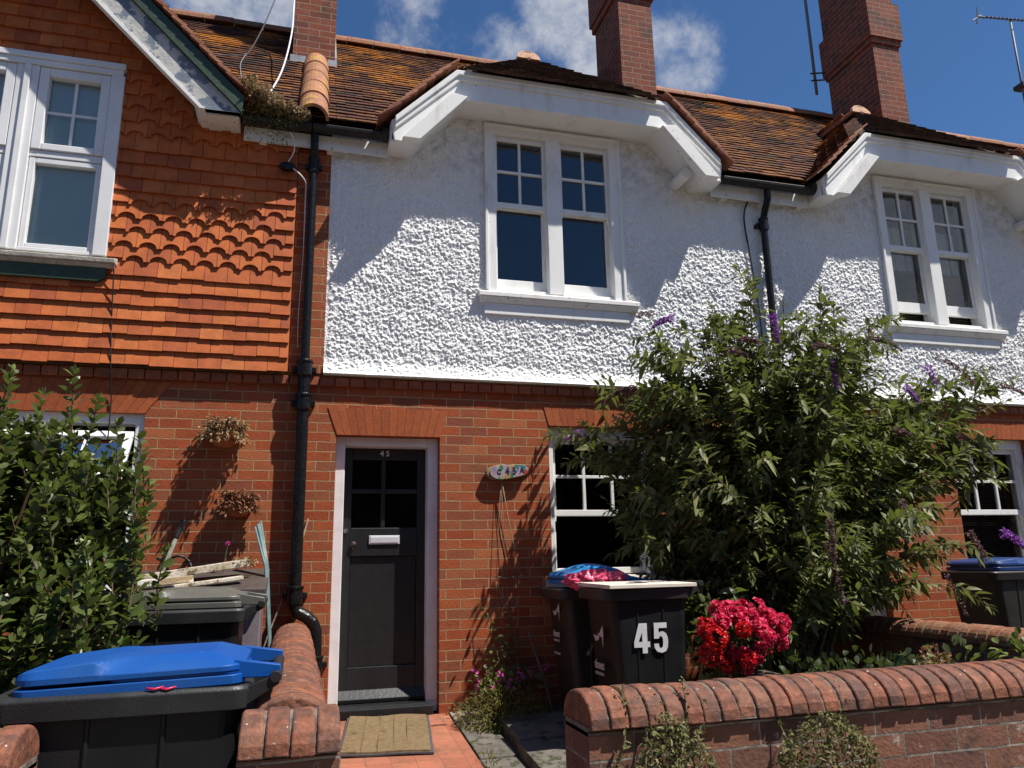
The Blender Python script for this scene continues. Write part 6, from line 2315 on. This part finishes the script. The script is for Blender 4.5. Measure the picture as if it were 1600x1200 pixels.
def weed(label, x0, x1, y, z0, z1, n, shoots, seed, mt='leaf_weed', stem='green_stem'):
    rg = np.random.default_rng(seed)
    n = int(n * 1.25)
    t = thing('weed', label, 'weed', ((x0 + x1) / 2, y, z0), 'weeds on the front garden wall')
    P, D = [], []
    for k in range(n):
        x = rg.uniform(x0, x1)
        f = 1 - ((x - (x0 + x1) / 2) / ((x1 - x0) / 2)) ** 2
        z = z0 + (z1 - z0) * rg.random() * (0.35 + 0.65 * f)
        P.append((x, y - 0.03 - rg.random() * 0.05 - (0.02 if z < 0.6 else 0), z))
        D.append(rg.normal(0, 1, 3) * [1, 0.6, 1] + [0, -0.4, 0.2])
    for s in shoots:
        a = np.array([s[0] - 0.5 * s[2], y - 0.02, z1 - 0.15])
        e = np.array([s[0], y + 0.03, s[1]])
        pts = bez(a, (a + e) / 2 + [0.02, -0.05, -0.02], e, 12)
        mb = MB()
        mb.tube(pts.tolist(), [0.004 - 0.0002 * i for i in range(12)], 5)
        mb.build('stalk', stem, t, norm=False)
        for q in range(46):
            i = rg.integers(0, 12)
            P.append(pts[i] + rg.normal(0, 0.006, 3))
            D.append(rg.normal(0, 1, 3) + unit(e - a) * 0.9)
    leaf_cloud('leaves', P, D, rg.uniform(0.012, 0.027, len(P)), 0.009, mt, t, rng=rg)
    return t


weed('straggly weed growing from the front wall joint below its left end', 0.98, 1.30, -3.62, 0.30, 0.63, 1500, [(1.02, 0.69, 0.1), (1.235, 0.705, 0.12), (1.145, 0.66, -0.05), (1.30, 0.66, 0.2), (1.08, 0.665, 0.05)], 61)
weed('low weed growing from the front wall joint under the pink azalea', 1.50, 1.86, -3.62, 0.42, 0.60, 900, [(1.83, 0.655, 0.25), (1.53, 0.64, -0.1)], 62)

# weedy gutter of the left house
t = thing('gutter_weed', 'straw coloured dried stonecrop overflowing from the gutter beside the bargeboard', 'weed', (-0.36, -0.31, 4.55))
rg = np.random.default_rng(71)
P, D, P2, D2 = [], [], [], []
for k in range(300):
    f = rg.random()
    x = -0.60 + 0.49 * f
    h = 0.25 * (1 - f) ** 1.2 + 0.06
    a = np.array([x + rg.normal(0, 0.015), -0.20 + rg.normal(0, 0.05), 4.58])
    e = a + np.array([rg.normal(0.02, 0.03), rg.normal(-0.02, 0.05), h * rg.uniform(0.6, 1.1)])
    for q in range(18):
        P.append(e + rg.normal(0, 0.014, 3))
        D.append(rg.normal(0, 1, 3) + [0, -0.2, 0.5])
    for q in range(2):
        s = rg.random()
        P2.append(a + (e - a) * s * 0.8 + rg.normal(0, 0.01, 3))
        D2.append(rg.normal(0, 1, 3))
for k in range(260):   # hanging tufts
    x = rg.choice([-0.52, -0.36, -0.28, -0.22]) + rg.normal(0, 0.04)
    P2.append((x, -0.235 + rg.normal(0, 0.02), 4.58 - rg.random() ** 2 * 0.22))
    D2.append(rg.normal(0, 1, 3) + [0, -0.3, -0.8])
leaf_cloud('seed_heads', P, D, rg.uniform(0.016, 0.030, len(P)), 0.019, 'leaf_dry', t, oval=True, rng=rg)
leaf_cloud('leaves', P2, D2, rg.uniform(0.012, 0.028, len(P2)), 0.010, 'leaf_gold', t, oval=True, rng=rg)

clump('ivy', 'light green ivy sprays in front of the mossy dividing wall', 'plant', (3.75, -2.65, 0.58), (0.20, 0.18, 0.10), 90, (0.04, 0.065), 0.034, 'leaf_new', 44, up=0.4, oval=True)
clump('laurel', 'bright leaved low plant just behind the front wall near the right edge', 'plant', (3.30, -2.60, 0.52), (0.20, 0.20, 0.12), 70, (0.05, 0.09), 0.036, 'leaf_bud', 45, up=0.5, oval=True)
clump('undergrowth', 'dark undergrowth filling the bed below the purple bush', 'plant', (3.25, -2.0, 0.22), (0.85, 0.55, 0.32), 1700, (0.04, 0.09), 0.034, 'leaf_dark', 46, up=0.4, oval=True, zmin=-0.15)
clump('seed_head_plant', 'russet dried seed heads poking above the front wall behind the weeds', 'plant', (2.85, -2.95, 0.60), (0.08, 0.06, 0.09), 170, (0.015, 0.03), 0.014, 'leaf_russet', 47, up=0.8)
clump('path_weed', 'thin grassy weed growing between the tiled path and the stone slabs', 'weed', (1.16, -1.22, -0.07), (0.05, 0.22, 0.05), 70, (0.04, 0.09), 0.006, 'leaf_gold', 48, up=1.0, zmin=-0.13)
clump('path_weed', 'tiny green weed at the foot of the brick wall beside the pale slab', 'weed', (1.22, -0.03, 0.03), (0.10, 0.03, 0.03), 60, (0.015, 0.03), 0.014, 'leaf_bud', 49, up=0.5, oval=True, zmin=0.0)

# pink thrift flower above the planks
t = thing('thrift', 'single pink pompom flower on a thin stalk above the planks', 'flower', (-0.46, -0.42, 1.05))
mb = MB()
mb.tube([(-0.475, -0.40, 1.06), (-0.462, -0.41, 1.16), (-0.452, -0.42, 1.245)], 0.0035, 5)
mb.build('stalk', 'green_stem', t, norm=False)
rg = np.random.default_rng(81)
C = [np.array((-0.452, -0.42, 1.252)) + unit(rg.normal(0, 1, 3)) * 0.012 for _ in range(22)]
petals('blossom', C, [c - np.array((-0.452, -0.42, 1.252)) for c in C], 'magenta_petal', t, 5, 0.009, rng=rg)
clump('stonecrop', 'dry stonecrop sprawling over the right end of the planks', 'plant', (-0.33, -0.52, 1.125), (0.09, 0.06, 0.03), 130, (0.014, 0.026), 0.013, 'leaf_dry', 83, up=0.5, oval=True)


# ------------------------------------------------------------------ the houses across the street: they close the low sky and show in the window glass
M['far_brick'] = simple('far_brick', (0.20, 0.075, 0.045), (0.15, 0.06, 0.04), 3, 0.9)
t = thing('terrace_row', 'brick terrace across the street behind the viewer, glimpsed in the window glass', 'houses', (3, -17, -0.42))
mb = MB()
ops = []
for k in range(12):
    xa = -21 + k * 4.2
    ops += [(xa + 0.3, xa + 1.2, -0.3, 1.8), (xa + 1.9, xa + 3.2, 0.5, 1.9), (xa + 1.6, xa + 2.9, 3.1, 4.5)]
wall(mb, -22, 29, -0.45, 5.4, -17.0, -16.7, ops)
mb.build('facade', 'far_brick', t)
mb = MB()
mb.prism([(-22, -16.5, 5.3), (-22, -16.5, 5.38), (-22, -20.0, 8.75), (-22, -23.5, 5.38), (-22, -23.5, 5.3)], (51, 0, 0))
mb.build('roof', 'roof_boards', t)
mb = MB()
for (a, b, c, d) in ops:
    mb.box(a, b, -16.92, -16.85, c, d)
mb.build('glazing', 'room_dark', t)
mb = MB()
mb.box(-22, 29, -23.4, -23.2, -0.45, 5.3)
mb.build('back_wall', 'far_brick', t)
for k in range(12):
    mb = MB()
    mb.box(-19 + k * 4.2, -18.3 + k * 4.2, -20.6, -19.8, 7.5, 9.8)
    mb.build('chimney', 'far_brick', t)
